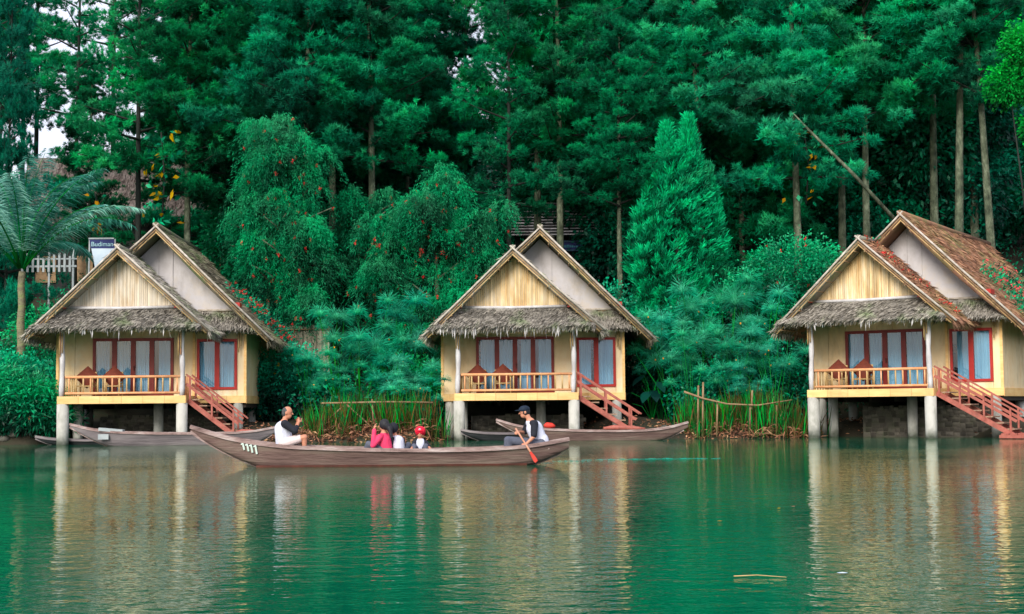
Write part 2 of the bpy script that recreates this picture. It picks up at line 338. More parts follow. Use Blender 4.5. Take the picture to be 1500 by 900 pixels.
PINE=[]
for k,(H,h0f,sp,nb,mt,de) in enumerate([(20,.27,4.0,58,'pine',.9),(22,.40,4.2,56,'pine',.9),(18,.16,3.8,66,'pine',1),(21,.50,4.3,46,'pine',.9),(20,.12,4.4,66,'pine_shaded',.9),(23,.22,4.8,66,'pine_shaded',.9),(21,.42,3.6,26,'pine',.6)]):
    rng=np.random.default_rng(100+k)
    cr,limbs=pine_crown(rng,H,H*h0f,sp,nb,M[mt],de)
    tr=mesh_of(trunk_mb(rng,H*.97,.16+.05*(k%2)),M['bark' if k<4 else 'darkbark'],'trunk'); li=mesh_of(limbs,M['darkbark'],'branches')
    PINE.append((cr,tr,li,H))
def place_tree(kit, name, x, y, s, rz, label, group, sz=None, zoff=0, cat='tree'):
    cr,tr,li,H=kit
    e=empty(name,(x,y,G(x,y)+zoff),rz,label,cat,group); e.scale=(s,s,sz or s)
    link('trunk',tr,e); c=link('crown',cr,e)
    if li: link('branches',li,e)
    return e
def colx(px,Y): return at(px,450,Y).x
G1='tall pines behind the cottages'
pines=[ # px, Y, kit, scale, label
 (203,61,6,1.0,'tall dark pine forking against the pale sky above the left cottage'),
 (276,62,1,.92,'straight pine just right of the left cottage ridge'),
 (385,66,1,.95,'pine with its bare trunk showing under the left weeping tree'),
 (447,60.5,3,.95,'pale trunked pine between the left cottage and the papyrus'),
 (490,62,1,1.05,'thick pale pine trunk rising right of the left weeping tree'),
 (600,66,2,1.1,'bushy pine rising behind the round weeping tree'),
 (682,70,6,1.0,'slender pine beside the upper middle sky gap'),
 (787,65,3,1.05,'dark pine crossing the shingled roof behind the middle cottage'),
 (820,62,3,1.0,'green trunked pine directly behind the middle cottage ridge'),
 (910,58.5,3,.74,'smaller pine with a mottled trunk left of the bright cypress'),
 (1000,66,1,1.0,'pine towering directly behind the bright cypress'),
 (1090,64,2,1.12,'broad puffy pine between the cypress and the right cottage'),
 (1172,60,1,1.0,'stout pine whose trunk carries yellow climbing leaves'),
 (1273,61,3,1.0,'thin straight pine above the right cottage porch gable'),
 (1337,68,3,1.0,'shaded pine behind the main ridge of the right cottage'),
 (1405,60,3,1.05,'mottled pine trunk above the right cottage thatch'),
 (1462,58.5,3,.98,'leaning slender pine near the right edge'),
 (108,70,6,.9,'pine behind the palm fronds at far left'),
 (128,63,1,.58,'lower pine between the palm and the left cottage'),
 (330,70,2,1.15,'dense pine above the left cottage main roof'),
 (545,61,1,.98,'pine crown between the two weeping trees'),
 (8,60,4,1.0,'very dark pine at the left edge of the picture'),
 (745,60.5,6,.90,'pine whose crown overhangs the middle cottage ridge from behind'),
 (1235,63,3,1.0,'slim pine trunk left of the thin straight pine over the right cottage'),
 (1372,64,3,1.02,'slim pine between the mottled pine and the shaded pine at right'),
 (1432,66,3,1.0,'slim pine just right of the mottled pine above the right thatch'),
 (28,78,6,1.0,'sparse pine silhouetted in the pale sky gap at far left'),
 (48,84,6,1.05,'thin pine far behind the gap left of the forked pine'),
 (-6,74,6,1.0,'sparse pine cut by the left picture edge'),
 (165,76,6,1.05,'sparse pine between the far left sky gap and the forked pine'),
 (1030,60.5,3,1.0,'pine crown high over the tip of the bright cypress'),
]
rr=random.Random(4)
for px,Yd,k,s,lab in pines:
    e=place_tree(PINE[k],'pine_tree',colx(px,Yd),Yd,s,rr.uniform(0,6.28),lab,G1)
    if px==8: e.scale=(.5,.5,1)
    if px==1462: e.rotation_euler[1]=R(-4)
    if px==1405: e.rotation_euler[1]=R(1)
back=[]
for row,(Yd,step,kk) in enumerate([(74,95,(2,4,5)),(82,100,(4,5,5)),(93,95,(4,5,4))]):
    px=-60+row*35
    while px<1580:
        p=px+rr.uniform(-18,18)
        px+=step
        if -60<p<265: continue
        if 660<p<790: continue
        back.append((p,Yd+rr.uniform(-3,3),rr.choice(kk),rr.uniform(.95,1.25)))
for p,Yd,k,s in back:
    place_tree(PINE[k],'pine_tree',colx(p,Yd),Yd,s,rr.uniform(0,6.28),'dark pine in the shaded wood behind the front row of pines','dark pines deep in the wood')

def leafy(rng, pts, dirs, per, L, W, spread, tint, mat, name, droop=0, jitter=.1):
    n=len(pts)*per; c=np.repeat(pts,per,0)+rng.normal(size=(n,3))*jitter; d=unit(np.repeat(dirs,per,0)+rng.normal(size=(n,3))*spread); d[:,2]-=droop; d=unit(d)
    t=np.clip(np.repeat(tint,per)+rng.uniform(-.18,.18,n),0,1)
    v,i,tt=blades(c,d,rng.uniform(.6,1.1,n)*L,rng.uniform(.7,1.1,n)*W,rng,t,.1)
    return np_mesh(name,v,4,i,mat,tt)
def blob_points(rng, lobes, n, shell=.5):
    """points in the outer part of ellipsoid lobes (cx,cy,cz,rx,ry,rz)"""
    w=np.array([l[3]*l[5]+l[4]*l[5] for l in lobes]); w/=w.sum(); P=[];D=[];Hh=[]
    for l,k in zip(lobes,rng.multinomial(n,w)):
        u=rdir(rng,k); r=shell+(1-shell)*rng.random((k,1))**.6
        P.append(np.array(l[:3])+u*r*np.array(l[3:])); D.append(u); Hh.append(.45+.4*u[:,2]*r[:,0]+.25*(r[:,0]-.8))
    return np.concatenate(P),np.concatenate(D),np.concatenate(Hh)
def clumpy(rng,P,D,T,nsub,r):
    n=len(P); off=rng.normal(size=(n*nsub,3))*r
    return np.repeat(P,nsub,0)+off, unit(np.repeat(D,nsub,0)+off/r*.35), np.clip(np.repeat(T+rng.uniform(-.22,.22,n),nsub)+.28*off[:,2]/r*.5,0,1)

def weeping_tree(name,x,y,lobes,label,H,seed,nstr=1500,flow=130,trunks=((0,0,.16),)):
    rng=np.random.default_rng(seed); e=empty(name,(x,y,G(x,y)),0,label,'tree','weeping trees with red flowers')
    mb=MB()
    for tx,ty,r in trunks:
        mb.tube([(tx,ty,-.2),(tx+.1,ty,H*.3),(tx*.5,ty,H*.6),(tx*.2,0,H*.86)],[r,r*.8,r*.55,r*.2],8)
        for k in range(9):
            a=rng.uniform(0,6.28); z=H*rng.uniform(.4,.75); mb.tube([(tx*.5,ty,z),(tx*.5+math.cos(a)*1.0,ty+math.sin(a)*.8,z+.8),(tx*.5+math.cos(a)*1.8,ty+math.sin(a)*1.3,z+1.1)],[.05,.035,.015],5)
    mb.build('trunk',M['bark'],e)
    extra=[]
    for l in lobes:
        for k in range(4):
            u=rdir(rng,1)[0]; extra.append((l[0]+u[0]*l[3]*1.0,l[1]+u[1]*l[4]*.7,l[2]+u[2]*l[5]*.95,l[3]*.48,l[4]*.5,l[5]*.42))
    P,D,T=blob_points(rng,[(l[0],l[1],l[2],l[3]*.72,l[4]*.72,l[5]*.72) for l in lobes]+extra,nstr,.45)
    # each strand: arc going outward then drooping
    S=9; s=np.linspace(0,1,S)[None,:,None]; out=D*np.array([1,1,.3]); Ls=rng.uniform(.3,1.7,(nstr,1,1))
    path=P[:,None,:]+out[:,None,:]*s*.45*Ls+np.array([0,0,-1])*(s**1.7)*Ls*.9+np.array([0,0,.25])*s
    pts=path.reshape(-1,3); dirs=unit(np.repeat(out,S,0)*.5+np.array([0,0,-.55]))
    t=np.clip(np.repeat(T,S)+np.tile(np.linspace(.12,-.12,S),nstr),0,1)
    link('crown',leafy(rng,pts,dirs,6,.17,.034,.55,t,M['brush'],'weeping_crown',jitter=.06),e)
    # flowers
    sel=rng.choice(nstr,flow,replace=False); fp=path[sel,S-2]; 
    fp=fp[fp[:,1]<.4*np.max(lobes,0)[4]]
    n=len(fp); per=22; c=np.repeat(fp,per,0)+rng.normal(size=(n*per,3))*np.array([.012,.012,.035]); d=rdir(rng,n*per)
    v,i,tt=blades(c,d,.07,.028,rng,rng.random(n*per)); o=link('flowers',np_mesh('flowers',v,4,i,M['red'],tt),e); o['kind']='stuff'
    return e
wx=colx(408,57.5)
weeping_tree('bottlebrush_tree',wx,57.5,[(.1,0,10.9,1.1,1.1,1.3),(-.7,0,9.6,1.2,1.2,1.4),(.9,.1,9.0,1.1,1.1,1.5),(-1.0,0,7.6,1.3,1.2,1.5),(.4,0,7.2,1.4,1.2,1.6),(1.3,.1,6.3,.9,1,1.5),(-.7,.2,5.5,1.2,1,1.5),(.9,.1,4.6,1.0,1,1.4)],'tall narrow weeping tree with red flowers right of the left cottage roof',11,11,2000,190,((.95,0,.15),(-.6,.3,.11)))
wx=colx(638,57)
weeping_tree('bottlebrush_tree',wx,57,[(.3,0,8.6,1.4,1.3,1.4),(-.8,0,7.7,1.5,1.3,1.4),(1.5,0,7.2,1.3,1.3,1.4),(-1.6,0,6.2,1.3,1.2,1.5),(1.9,0,5.8,1.2,1.2,1.3),(.1,0,5.0,2.3,1.5,1.5),(-.6,0,3.6,1.6,1.2,1.5),(.9,0,3.6,1.4,1.1,1.3)],'round weeping tree with red flowers left of the middle cottage roof',9,12,2300,230,((.1,0,.16),))
wx=colx(530,60)
weeping_tree('bottlebrush_tree',wx,60,[(0,0,6.2,1.4,1.2,2.0),(-.3,0,4.0,1.4,1.2,1.6)],'shaded weeping tree between the two brighter weeping trees',8.5,13,900,40,((-.2,0,.13),))

# bright cypress
def cypress():
    rng=np.random.default_rng(21); Yd=57.5; x=colx(993,Yd); z0=G(x,Yd); e=empty('cypress_tree',(x,Yd,z0),0,'dense bright green cypress with swirling sprays and twin tips','tree'); e.scale=(1,1,1.11)
    mb=MB(); mb.tube([(0,0,-.2),(.05,0,2),(0,0,8.5)],[.2,.15,.03],9); mb.build('trunk',M['darkbark'],e)
    ps=[];ds=[];ts=[]
    base=1.9
    def prof(t): # radius over normalized height
        return np.interp(t,[0,.12,.35,.6,.8,.93,1],[.9,1.5,1.8,1.72,1.3,.75,.2])
    tips=[(-.35,0,10.1),(.55,.05,10.4),(-.95,-.1,8.4),(1.25,0,8.6)]
    n=3900
    t=rng.random(n)**.85; az=rng.uniform(0,6.28,n); r=prof(t)*(.72+.3*rng.random(n)); z=base+(9.3-base)*t
    # vertical ribs
    rib=1+.10*np.sin(az*9+z*1.1)+.07*np.sin(az*5-z*2.3)
    P=np.stack([np.cos(az)*r*rib,np.sin(az)*r*rib*.9,z],1)
    q=P*1.3; fld=np.sin(q[:,0]*2.1+q[:,2]*1.3)+np.cos(q[:,2]*2.4-q[:,1]*1.7)
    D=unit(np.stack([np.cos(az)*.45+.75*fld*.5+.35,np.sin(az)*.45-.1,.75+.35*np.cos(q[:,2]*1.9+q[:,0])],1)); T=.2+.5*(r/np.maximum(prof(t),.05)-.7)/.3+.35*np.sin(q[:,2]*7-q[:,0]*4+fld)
    P=[P];D=[D];T=[T]
    for (tx,ty,tz) in tips:
        k=420; s=rng.random(k); a=rng.uniform(0,6.28,k); rr_=(1-s)*.48+.03; z=tz-2.1+s*2.1
        P.append(np.stack([tx+np.cos(a)*rr_,ty+np.sin(a)*rr_,z],1)); D.append(unit(np.stack([np.cos(a)*.35,np.sin(a)*.35,np.ones(k)],1))); T.append(rng.uniform(.3,.95,k))
    P=np.concatenate(P);D=np.concatenate(D);T=np.clip(np.concatenate(T),0,1)
    # each spray: fan of 14 leaflets on a plane
    k=14; n=len(P); u=unit(np.cross(D,rdir(rng,n))); u=unit(np.stack([u[:,0],u[:,1],u[:,2]*.3],1))
    a=np.linspace(-.9,.9,k)[None,:]; j=rng.uniform(0,1,(n,k))
    dirs=(D[:,None,:]*np.cos(a)[...,None]+u[:,None,:]*np.sin(a)[...,None]); c=P[:,None,:]+D[:,None,:]*(j*.28)[...,None]+u[:,None,:]*(a*.06)[...,None]
    c=c.reshape(-1,3); dirs=unit(dirs.reshape(-1,3)+rng.normal(size=(n*k,3))*.12); t=np.clip(np.repeat(T,k)+(j.ravel()-.5)*.35,0,1)
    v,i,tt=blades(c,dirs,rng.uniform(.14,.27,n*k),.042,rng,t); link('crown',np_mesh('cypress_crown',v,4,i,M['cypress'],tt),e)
cypress()

def broadleaf(name,px,Yd,lobes,label,seed,n=900,mat='broad',L=.17,W=.085,group=None,flow=0,trunk=True,nsub=9,r=.20,cat='shrub',fm='red'):
    rng=np.random.default_rng(seed); x=colx(px,Yd); e=empty(name,(x,Yd,G(x,Yd)),0,label,cat,group)
    if trunk:
        mb=MB()
        for l in lobes:
            mb.tube([(l[0]*.15,l[1]*.15,-.15),(l[0]*.5,l[1]*.5,l[2]*.5),(l[0],l[1],l[2]+l[5]*.3)],[.08,.05,.015],6)
        mb.build('stems' if trunk!='trunk' else 'trunk',M['darkbark'],e)
    P,D,T=blob_points(rng,lobes,n,.4); P2,D2,T2=clumpy(rng,P,D,T,nsub,r)
    ok=P2[:,2]>-.05; P2,D2,T2=P2[ok],D2[ok],T2[ok]
    link('crown' if cat=='tree' else 'foliage',leafy(rng,P2,D2,3,L,W,.6,T2,M[mat],name+'_leaves',droop=.15,jitter=.04),e)
    if flow:
        sel=rng.choice(len(P),flow,replace=False); per=10; c=np.repeat(P[sel]+D[sel]*.12,per,0)
        v,i,tt=blades(c+rng.normal(size=c.shape)*.02,rdir(rng,len(c)),.07,.05,rng,rng.random(len(c))); o=link('flowers',np_mesh('flowers',v,4,i,M[fm],tt),e); o['kind']='stuff'
    return e
broadleaf('flowering_tree',1165,56.5,[(0,0,5.5,1.9,1.4,1.4),(-1.4,0,4.3,1.7,1.3,1.5),(1.3,0,4.6,1.6,1.3,1.4),(.2,0,3.3,2.2,1.3,1.6)],'rounded broadleaf tree with a few red flowers left of the right cottage',31,1500,flow=26,cat='tree',trunk='trunk',L=.15,W=.07)
broadleaf('shrub',985,55.5,[(-.6,0,2.6,1.0,.8,1.2),(.5,0,3.1,1.0,.8,1.0),(0,0,1.6,1.3,.8,1.2)],'leafy shrub at the foot of the cypress',32,520)
broadleaf('shrub',880,58,[(0,0,3.4,1.5,1,1.6),(.8,0,1.8,1.6,1,1.5)],'dark shrub behind the right end of the middle cottage roof',33,520)
broadleaf('shrub',40,50.6,[(-.9,0,1.2,1.2,.7,1.15),(.3,0,.9,1.1,.7,.95),(.9,.2,.6,.8,.6,.7),(-1.7,.2,.9,1.0,.8,1.1)],'low bright leafy shrub overhanging the water at far left',34,900,'broad',.24,.06,flow=10,r=.16)
broadleaf('shrub',10,53,[(0,0,1.4,1.6,.8,1.3),(1.6,0,1.1,1.1,.8,1.1)],'darker shrub behind the bright waterside shrub at far left',35,600)
broadleaf('shrub',420,54.5,[(0,0,1.5,1.3,.8,1.2),(-1,.3,1.2,1.0,.7,1.1),(.9,0,1.0,.8,.6,.9)],'bush with yellow flowers beside the left cottage side wall',36,600,flow=34,fm='yellow')
broadleaf('shrub',585,53.5,[(0,0,1.4,1.2,.7,1.1),(1.1,0,1.1,.9,.7,1.0)],'dark bush behind the left papyrus stems',37,420)
broadleaf('shrub',1080,53.5,[(0,0,1.3,1.5,.7,1.2),(1.6,0,1.2,1.0,.7,1.1),(-1.5,0,1.1,1.0,.7,1.0)],'dark bush behind the right papyrus stems',38,520)
broadleaf('shrub',735,61,[(0,0,3.0,2.0,1.2,1.8),(-1.7,0,2.2,1.5,1,1.4)],'green shrub left of the middle cottage ridge',39,600)
broadleaf('shrub',255,61,[(0,0,2.6,1.3,1.0,1.5),(.3,0,4.4,1.0,.8,1.5),(-1.0,0,2.0,1.2,.8,1.2)],'leafy climber bush rising over the left cottage ridge',40,560,L=.3,W=.13)
broadleaf('shrub',1330,60,[(0,0,3.4,1.8,1.2,1.6),(2,0,3.0,1.5,1,1.5)],'shadowy shrub behind the right cottage ridge',41,500)
broadleaf('shrub',60,58,[(0,0,2.2,1.6,1,1.8),(1.9,.2,1.8,1.5,1,1.6)],'leafy shrub behind the palm trunk',42,560)
# bright branches of a nearer tree at the right edge
broadleaf('broadleaf_tree',1530,56,[(.1,0,12.6,1.5,1.2,1.2),(-1.1,0,11.3,.9,.8,.7),(.6,0,9.6,1.2,1,1.1),(.8,0,6.6,.9,.9,1.2)],'tree with luminous green leaves at the upper right edge',43,1000,'bright',.16,.09,cat='tree',trunk='trunk',nsub=8,r=.18)

# yellow-leaved climbers on trunks
def climber(px,py0,py1,Yd,label,seed,n=46):
    rng=np.random.default_rng(seed); a=at(px,py1,Yd); b=at(px,py0,Yd); e=empty('climbing_vine',(a.x,Yd-.25,a.z),0,label,'climbing plant','climbing vines with yellow leaves')
    h=b.z-a.z; z=rng.random(n)*h; P=np.stack([rng.normal(size=n)*.32,rng.normal(size=n)*.15,z],1); D=unit(np.stack([rng.normal(size=n),-np.abs(rng.normal(size=n)),rng.normal(size=n)*.6-.4],1))
    mb=MB(); mb.tube([(0,.12,0),(.12,.05,h*.5),(-.05,.1,h)],.035,6); mb.build('stem',M['darkbark'],e)
    y=rng.random(n)<.36
    for nm,m_,s in (('yellow_leaves','yellow',y),('green_leaves','broad',~y)):
        k=s.sum(); v,i,tt=blades(np.repeat(P[s],2,0)+rng.normal(size=(k*2,3))*.05,np.repeat(D[s],2,0),rng.uniform(.22,.42,k*2),rng.uniform(.12,.2,k*2),rng,rng.random(k*2),.15); link(nm,np_mesh(nm,v,4,i,M[m_],tt),e)
climber(238,195,330,60.3,'climber with yellow leaves on a trunk above the left cottage',51,60)
climber(142,285,335,60.0,'small yellow leaved climber above the white banner',52,20)
climber(1180,185,300,59.6,'climber with yellow leaves on the stout pine right of the cypress',53,46)

UK=[]
for k in range(3):
    rng=np.random.default_rng(500+k); lob=[(rng.uniform(-1.4,1.4),rng.uniform(-1,1),z,rng.uniform(1.5,2.3),1.4,rng.uniform(1.0,1.6)) for z in (1.6,2.8,4.0,5.2,6.4,7.4)]
    P,D,T=blob_points(rng,lob,900,.35); P2,D2,T2=clumpy(rng,P,D,T,9,.24)
    cr=leafy(rng,P2,D2,2,.26,.12,.6,T2*.8,M['broad'],'understory_crown',droop=.2,jitter=.05)
    mb=MB(); mb.tube([(0,0,-.3),(.2,0,3),(0,.1,6.5)],[.16,.12,.04],8); UK.append((cr,mesh_of(mb,M['darkbark'],'trunk'),None,8))
px=-40
while px<1560:
    Yd=rr.uniform(65.5,72); p=px+rr.uniform(-12,12); px+=52
    if 690<p<740 and False: continue
    if 735<p<890 or 10<p<335: Yd=rr.uniform(76,80)
    place_tree(UK[rr.randrange(3)],'understory_tree',colx(p,Yd),Yd,rr.uniform(.95,1.45)*(.5 if p<265 else .62 if 640<p<770 else 1),rr.uniform(0,6.28),'shaded leafy tree low between the pine trunks','leafy trees low between the pines')
rng=np.random.default_rng(6); n=5200; x=rng.uniform(-60,60,n); y=rng.uniform(80,128,n); P=np.stack([x,y,hill(x,y)+rng.uniform(.2,3.4,n)],1); D=unit(rng.normal(size=(n,3))+np.array([0,-.5,.6])); P2,D2,T2=clumpy(rng,P,D,np.full(n,.25),9,.6)
o=link('distant_wood',leafy(rng,P2,D2,2,.6,.3,.6,T2,M['broad'],'distant_wood')); tag(o,'dark distant wood closing the slope behind the pines','wood',kind='stuff')
# fallen / leaning trunk
a,b_=at(1182,188,56.8),at(1318,330,57.6); mb=MB(); mid=(a+b_)/2+Vector((0,0,.1)); mb.tube([b_,mid,a,a+Vector((-.5,.3,.7))],[.09,.075,.05,.02],8); o=mb.build('leaning_trunk',M['bark'])
tag(o,'bare fallen trunk leaning diagonally over the right cottage','fallen trunk')

# palm
def palm():
    rng=np.random.default_rng(61); Yd=53.5; c=at(32,398,Yd); x=c.x; z0=G(x,Yd); e=empty('palm_tree',(x,Yd,z0),0,'feathery blue green palm with a ringed trunk at far left','tree')
    H=c.z-z0; mb=MB(); n=26; mb.tube([(0.02*math.sin(k),0,-.2+(H+.2)*k/n) for k in range(n+1)],[(.17-.05*k/n)*(1+.08*(k%2)) for k in range(n+1)],12); mb.build('trunk',M['palmbark'],e)
    nf=20
    for f in range(nf):
        az=f*2.399+.3; el=rng.uniform(.75,1.5); L=rng.uniform(4.2,5.6); S=34; s=np.linspace(0,1,S)
        ang=el-s**1.5*rng.uniform(.7,1.5); dr=np.cos(ang)*L/S; dz=np.sin(ang)*L/S
        r=np.cumsum(dr); z=H+np.cumsum(dz); q=np.stack([np.cos(az)*r,np.sin(az)*r,z],1)
        mb=MB(); mb.tube([tuple(p) for p in q[::4]],[.045*(1-.85*t) for t in s[::4]],5)
        fr=mb.build('frond',M['papstem'],e)
        tan=np.gradient(q,axis=0); tan=unit(tan); side=unit(np.cross(tan,[0,0,1.0])); c=[];d=[];Lf=[]
        for sg in (1,-1):
            for rep in range(4):
                w=(np.sin(np.clip(s*1.05,0,1)*math.pi)**.5)
                cc=q+tan*rep*L/S/4; k=s>.14; c.append(cc[k]); d.append(unit(side*sg*.8+tan*.6+np.array([0,0,-.35])+rng.normal(size=q.shape)*.10)[k]); Lf.append((.30+.55*w)[k])
        c=np.concatenate(c);d=np.concatenate(d);Lf=np.concatenate(Lf)
        v,i,tt=blades(c,d,Lf,.030,rng,np.clip(rng.normal(.5+.25*math.sin(az*3),.2,len(c)),0,1),.25); link('leaflets',np_mesh('leaflets',v,4,i,M['palm'],tt),fr)
palm()

# papyrus clumps with puff heads
def papyrus_kit(seed,nh=9,H=3.2,sp=.55):
    rng=np.random.default_rng(seed); st=MB(); C=[];D=[];T=[];L=[];buds=[]
    for k in range(nh):
        a=rng.uniform(0,6.28); r=rng.uniform(.1,sp); h=H*rng.uniform(.5,1.12); lx,ly=math.cos(a)*r*2.4,math.sin(a)*r*1.5
        p=[(math.cos(a)*r*.3,math.sin(a)*r*.3,-.1),(lx*.45,ly*.45,h*.55),(lx,ly,h)]
        st.tube(p,[.018,.014,.009],5,tint=rng.uniform(.2,.8))
        n=250; u=rdir(rng,n); u[:,2]=np.abs(u[:,2])*1.1-.3+rng.uniform(-.1,.2); u=unit(u); R_=rng.uniform(.34,.66)
        # two-segment drooping rays
        c=np.tile(np.array([lx,ly,h]),(n,1)); C.append(c); D.append(unit(u+np.array([0,0,.22]))); L.append(np.full(n,R_*.55)); T.append(np.clip(.38+.6*u[:,2]+rng.uniform(-.12,.12,n),0,1))
        c2=c+D[-1]*R_*.5; C.append(c2); D.append(unit(u*.9+np.array([0,0,-.5])+rng.normal(size=(n,3))*.12)); L.append(R_*rng.uniform(.3,.75,n)); T.append(T[-1]*.75)
        if rng.random()<.55:
            for q in range(1):
                w=rng.normal(size=3)*.10; dots=MB(); dots.tube([(lx+w[0],ly-.25+w[1]*.3,h+w[2]),(lx+w[0],ly-.25+w[1]*.3,h+w[2]+.05)],.024,5); buds.append(mesh_of(dots,M['orange'],'bud'))
    C=np.concatenate(C);D=np.concatenate(D);T=np.concatenate(T);L=np.concatenate(L)
    v,i,tt=blades(C,D,L,.013,rng,T)
    return (mesh_of(st,M['papstem'],'stems'),np_mesh('plumes',v,4,i,M['papyrus'],tt),buds)
PK=[papyrus_kit(70+k) for k in range(4)]
def reed_kit(seed,n=95,H=1.5,w=.5):
    rng=np.random.default_rng(seed); c=np.stack([rng.normal(size=n)*w*.5,rng.normal(size=n)*w*.35,np.full(n,-.08)],1); d=unit(np.stack([rng.normal(size=n)*.20,rng.normal(size=n)*.16,np.ones(n)],1))
    L=H*rng.uniform(.45,1.1,n); v,i,tt=blades(c,d,L,rng.uniform(.022,.045,n),rng,np.clip(rng.normal(.42,.36,n),0,1),.06)
    k=70; c=np.stack([rng.normal(size=k)*w*.55,rng.normal(size=k)*w*.4-.08,rng.uniform(-.02,.25,k)],1); d=unit(np.stack([rng.normal(size=k)*.8,rng.normal(size=k)*.5-.2,rng.uniform(-.5,.9,k)],1))
    v2,i2,t2=blades(c,d,rng.uniform(.15,.5,k),rng.uniform(.02,.07,k),rng,rng.random(k),.2)
    return np_mesh('blades',v,4,i,M['reed'],tt),np_mesh('dry_leaves',v2,4,i2,M['dry'],t2)
RK=[reed_kit(90+k) for k in range(4)]
def put_papyrus(px,Yd,s,k,label,grp,zh=1.0,rz=0):
    x=colx(px,Yd); e=empty('papyrus_clump',(x,Yd,max(G(x,Yd),-.1)),rz,label,'papyrus',grp); e.scale=(s,s,s*zh)
    for nm,me in zip(('stems','plumes'),PK[k%4]): link(nm,me,e)
    for me in PK[k%4][2]: link('bud',me,e)
def put_reed(px,Yd,s,k,label,grp):
    x=colx(px,Yd); e=empty('reed_tuft',(x,Yd,max(G(x,Yd),-.1)),rr.uniform(0,6),label,'reeds',grp); e.scale=(s,s,s)
    for nm,me in zip(('blades','dry_leaves'),RK[k%4]): link(nm,me,e)
LA='papyrus clump with round feathery heads between the left and middle cottages'
LB='papyrus clump with round feathery heads between the middle and right cottages'
for j,(px,Yd,s,zh) in enumerate([(452,53.6,.85,.85),(495,53.2,1.05,1.05),(540,53.5,1.18,1.14),(585,53.4,1.15,1.1),(625,53.2,.95,1.0),(500,51.6,.75,.85),(590,51.4,.8,.9),(528,52.6,.9,1.0),(572,52.4,.95,.9),(632,51.8,.62,.8)]):
    put_papyrus(px,Yd,s,j,LA,'papyrus between the left and middle cottages',zh,j*1.3)
for j,(px,Yd,s,zh) in enumerate([(985,53.4,1.1,1.08),(1025,53.8,1.2,1.12),(1065,53.6,1.25,1.16),(1110,53.4,1.2,1.12),(1145,53.2,1.1,1.05),(1010,52.2,.95,1.02),(1075,52.0,.95,.98),(1130,51.8,.95,.98),(1095,51.2,.7,.85),(968,54,.9,1.15)]):
    put_papyrus(px,Yd,s,j+2,LB,'papyrus between the middle and right cottages',zh,j*1.7)
j=0
for px in range(452,645,13):
    put_reed(px+rr.uniform(-4,4),50.0+rr.uniform(-.2,.9),rr.uniform(.7,1.15),j,'reed tuft with dry base on the bank behind the rowed boat','reeds on the bank behind the rowed boat'); j+=1
for px in range(1003,1180,10):
    put_reed(px+rr.uniform(-4,4),50.25+rr.uniform(-.15,.7),rr.uniform(.85,1.25),j,'reed tuft with dry base on the bank left of the right cottage','reeds on the bank left of the right cottage'); j+=1
# leaf litter along both banks, undergrowth on the slope: nobody could count them
rng=np.random.default_rng(5)
def litter(name,x0,x1,n,mat,L,W,d0,d1,up=.3):
    x=rng.uniform(x0,x1,n); y=shore(x)+rng.uniform(d0,d1,n); c=np.stack([x,y,hill(x,y)+rng.uniform(0,.12,n)],1); d=rdir(rng,n); d[:,2]=np.abs(d[:,2])*up; d=unit(d)
    v,i,tt=blades(c,d,rng.uniform(.5,1.2,n)*L,rng.uniform(.6,1.1,n)*W,rng,rng.random(n),.1); return link(name,np_mesh(name,v,4,i,M[mat],tt))
for a_,b2 in ((-8.9,-2.6),(6.0,10.6)):
    o=litter('leaf_litter',a_,b2,1500,'dry',.20,.06,.0,.8,.8); tag(o,kind='stuff')
o=litter('leaf_litter',-9.8,16,2500,'dry',.14,.06,.1,3,.2); tag(o,kind='stuff')
n=2600; x=rng.uniform(-32,30,n); y=shore(x)+rng.uniform(1.2,26,n)
keep=np.ones(n,bool)
for hx,hy,ha in ((-15.232,49.094,.034),(-1.871,50.606,-.015),(10.262,49.496,-.569)):
    lx=(x-hx)*math.cos(ha)+(y-hy)*math.sin(ha); ly=-(x-hx)*math.sin(ha)+(y-hy)*math.cos(ha); keep&=~((lx>-1.2)&(lx<7.6)&(ly>-.5)&(ly<10.5))
x,y=x[keep],y[keep]; n=len(x)
P=np.stack([x,y,hill(x,y)+rng.uniform(.1,.9,n)],1); D=unit(rng.normal(size=(n,3))+np.array([0,-.4,.7])); P2,D2,T2=clumpy(rng,P,D,np.full(n,.3),12,.28)
o=link('undergrowth',leafy(rng,P2,D2,3,.22,.09,.6,T2,M['broad'],'undergrowth')); tag(o,'dark leafy undergrowth covering the wooded slope','undergrowth',kind='stuff')

# taro plant with large leaves
def taro(px,Yd,label,seed,s=1):
    rng=np.random.default_rng(seed); x=colx(px,Yd); e=empty('broad_leaf_plant',(x,Yd,G(x,Yd)),0,label,'plant')
    st=MB(); lf=MB()
    for k in range(15):
        a=k*2.4; h=rng.uniform(.5,1.5)*s; r=rng.uniform(.25,.75)*s; p=Vector((math.cos(a)*r,math.sin(a)*r-.1,h)); st.tube([(0,0,-.1),(p.x*.5,p.y*.5,h*.8),p],.016,5)
        d=Vector((math.cos(a),math.sin(a)*.6-.25,-.55)).normalized(); sd=d.cross(Vector((0,0,1))).normalized(); L=.55*s; W=.19*s; nrm=sd.cross(d)
        rows=[(0,.15),(.15,.8),(.4,1),(.7,.7),(1,.02)]; vs=[]
        for t,w in rows: 
            c=p+d*L*t+Vector((0,0,-.12*t*t)); vs+=[c-sd*W*w+nrm*.03*w,c,c+sd*W*w+nrm*.03*w]
        fs=[(q*3+j2,q*3+j2+1,q*3+j2+4,q*3+j2+3) for q in range(4) for j2 in range(2)]; lf.add(vs,fs,rng.uniform(.1,.9),True)
    st.build('stems',M['papstem'],e); lf.build('leaves',M['taro'],e)
taro(953,54,'dark plant with big pointed leaves right of the middle cottage',81,1.1)
taro(620,53,'dark broad leaved plant left of the middle cottage',82,.7)
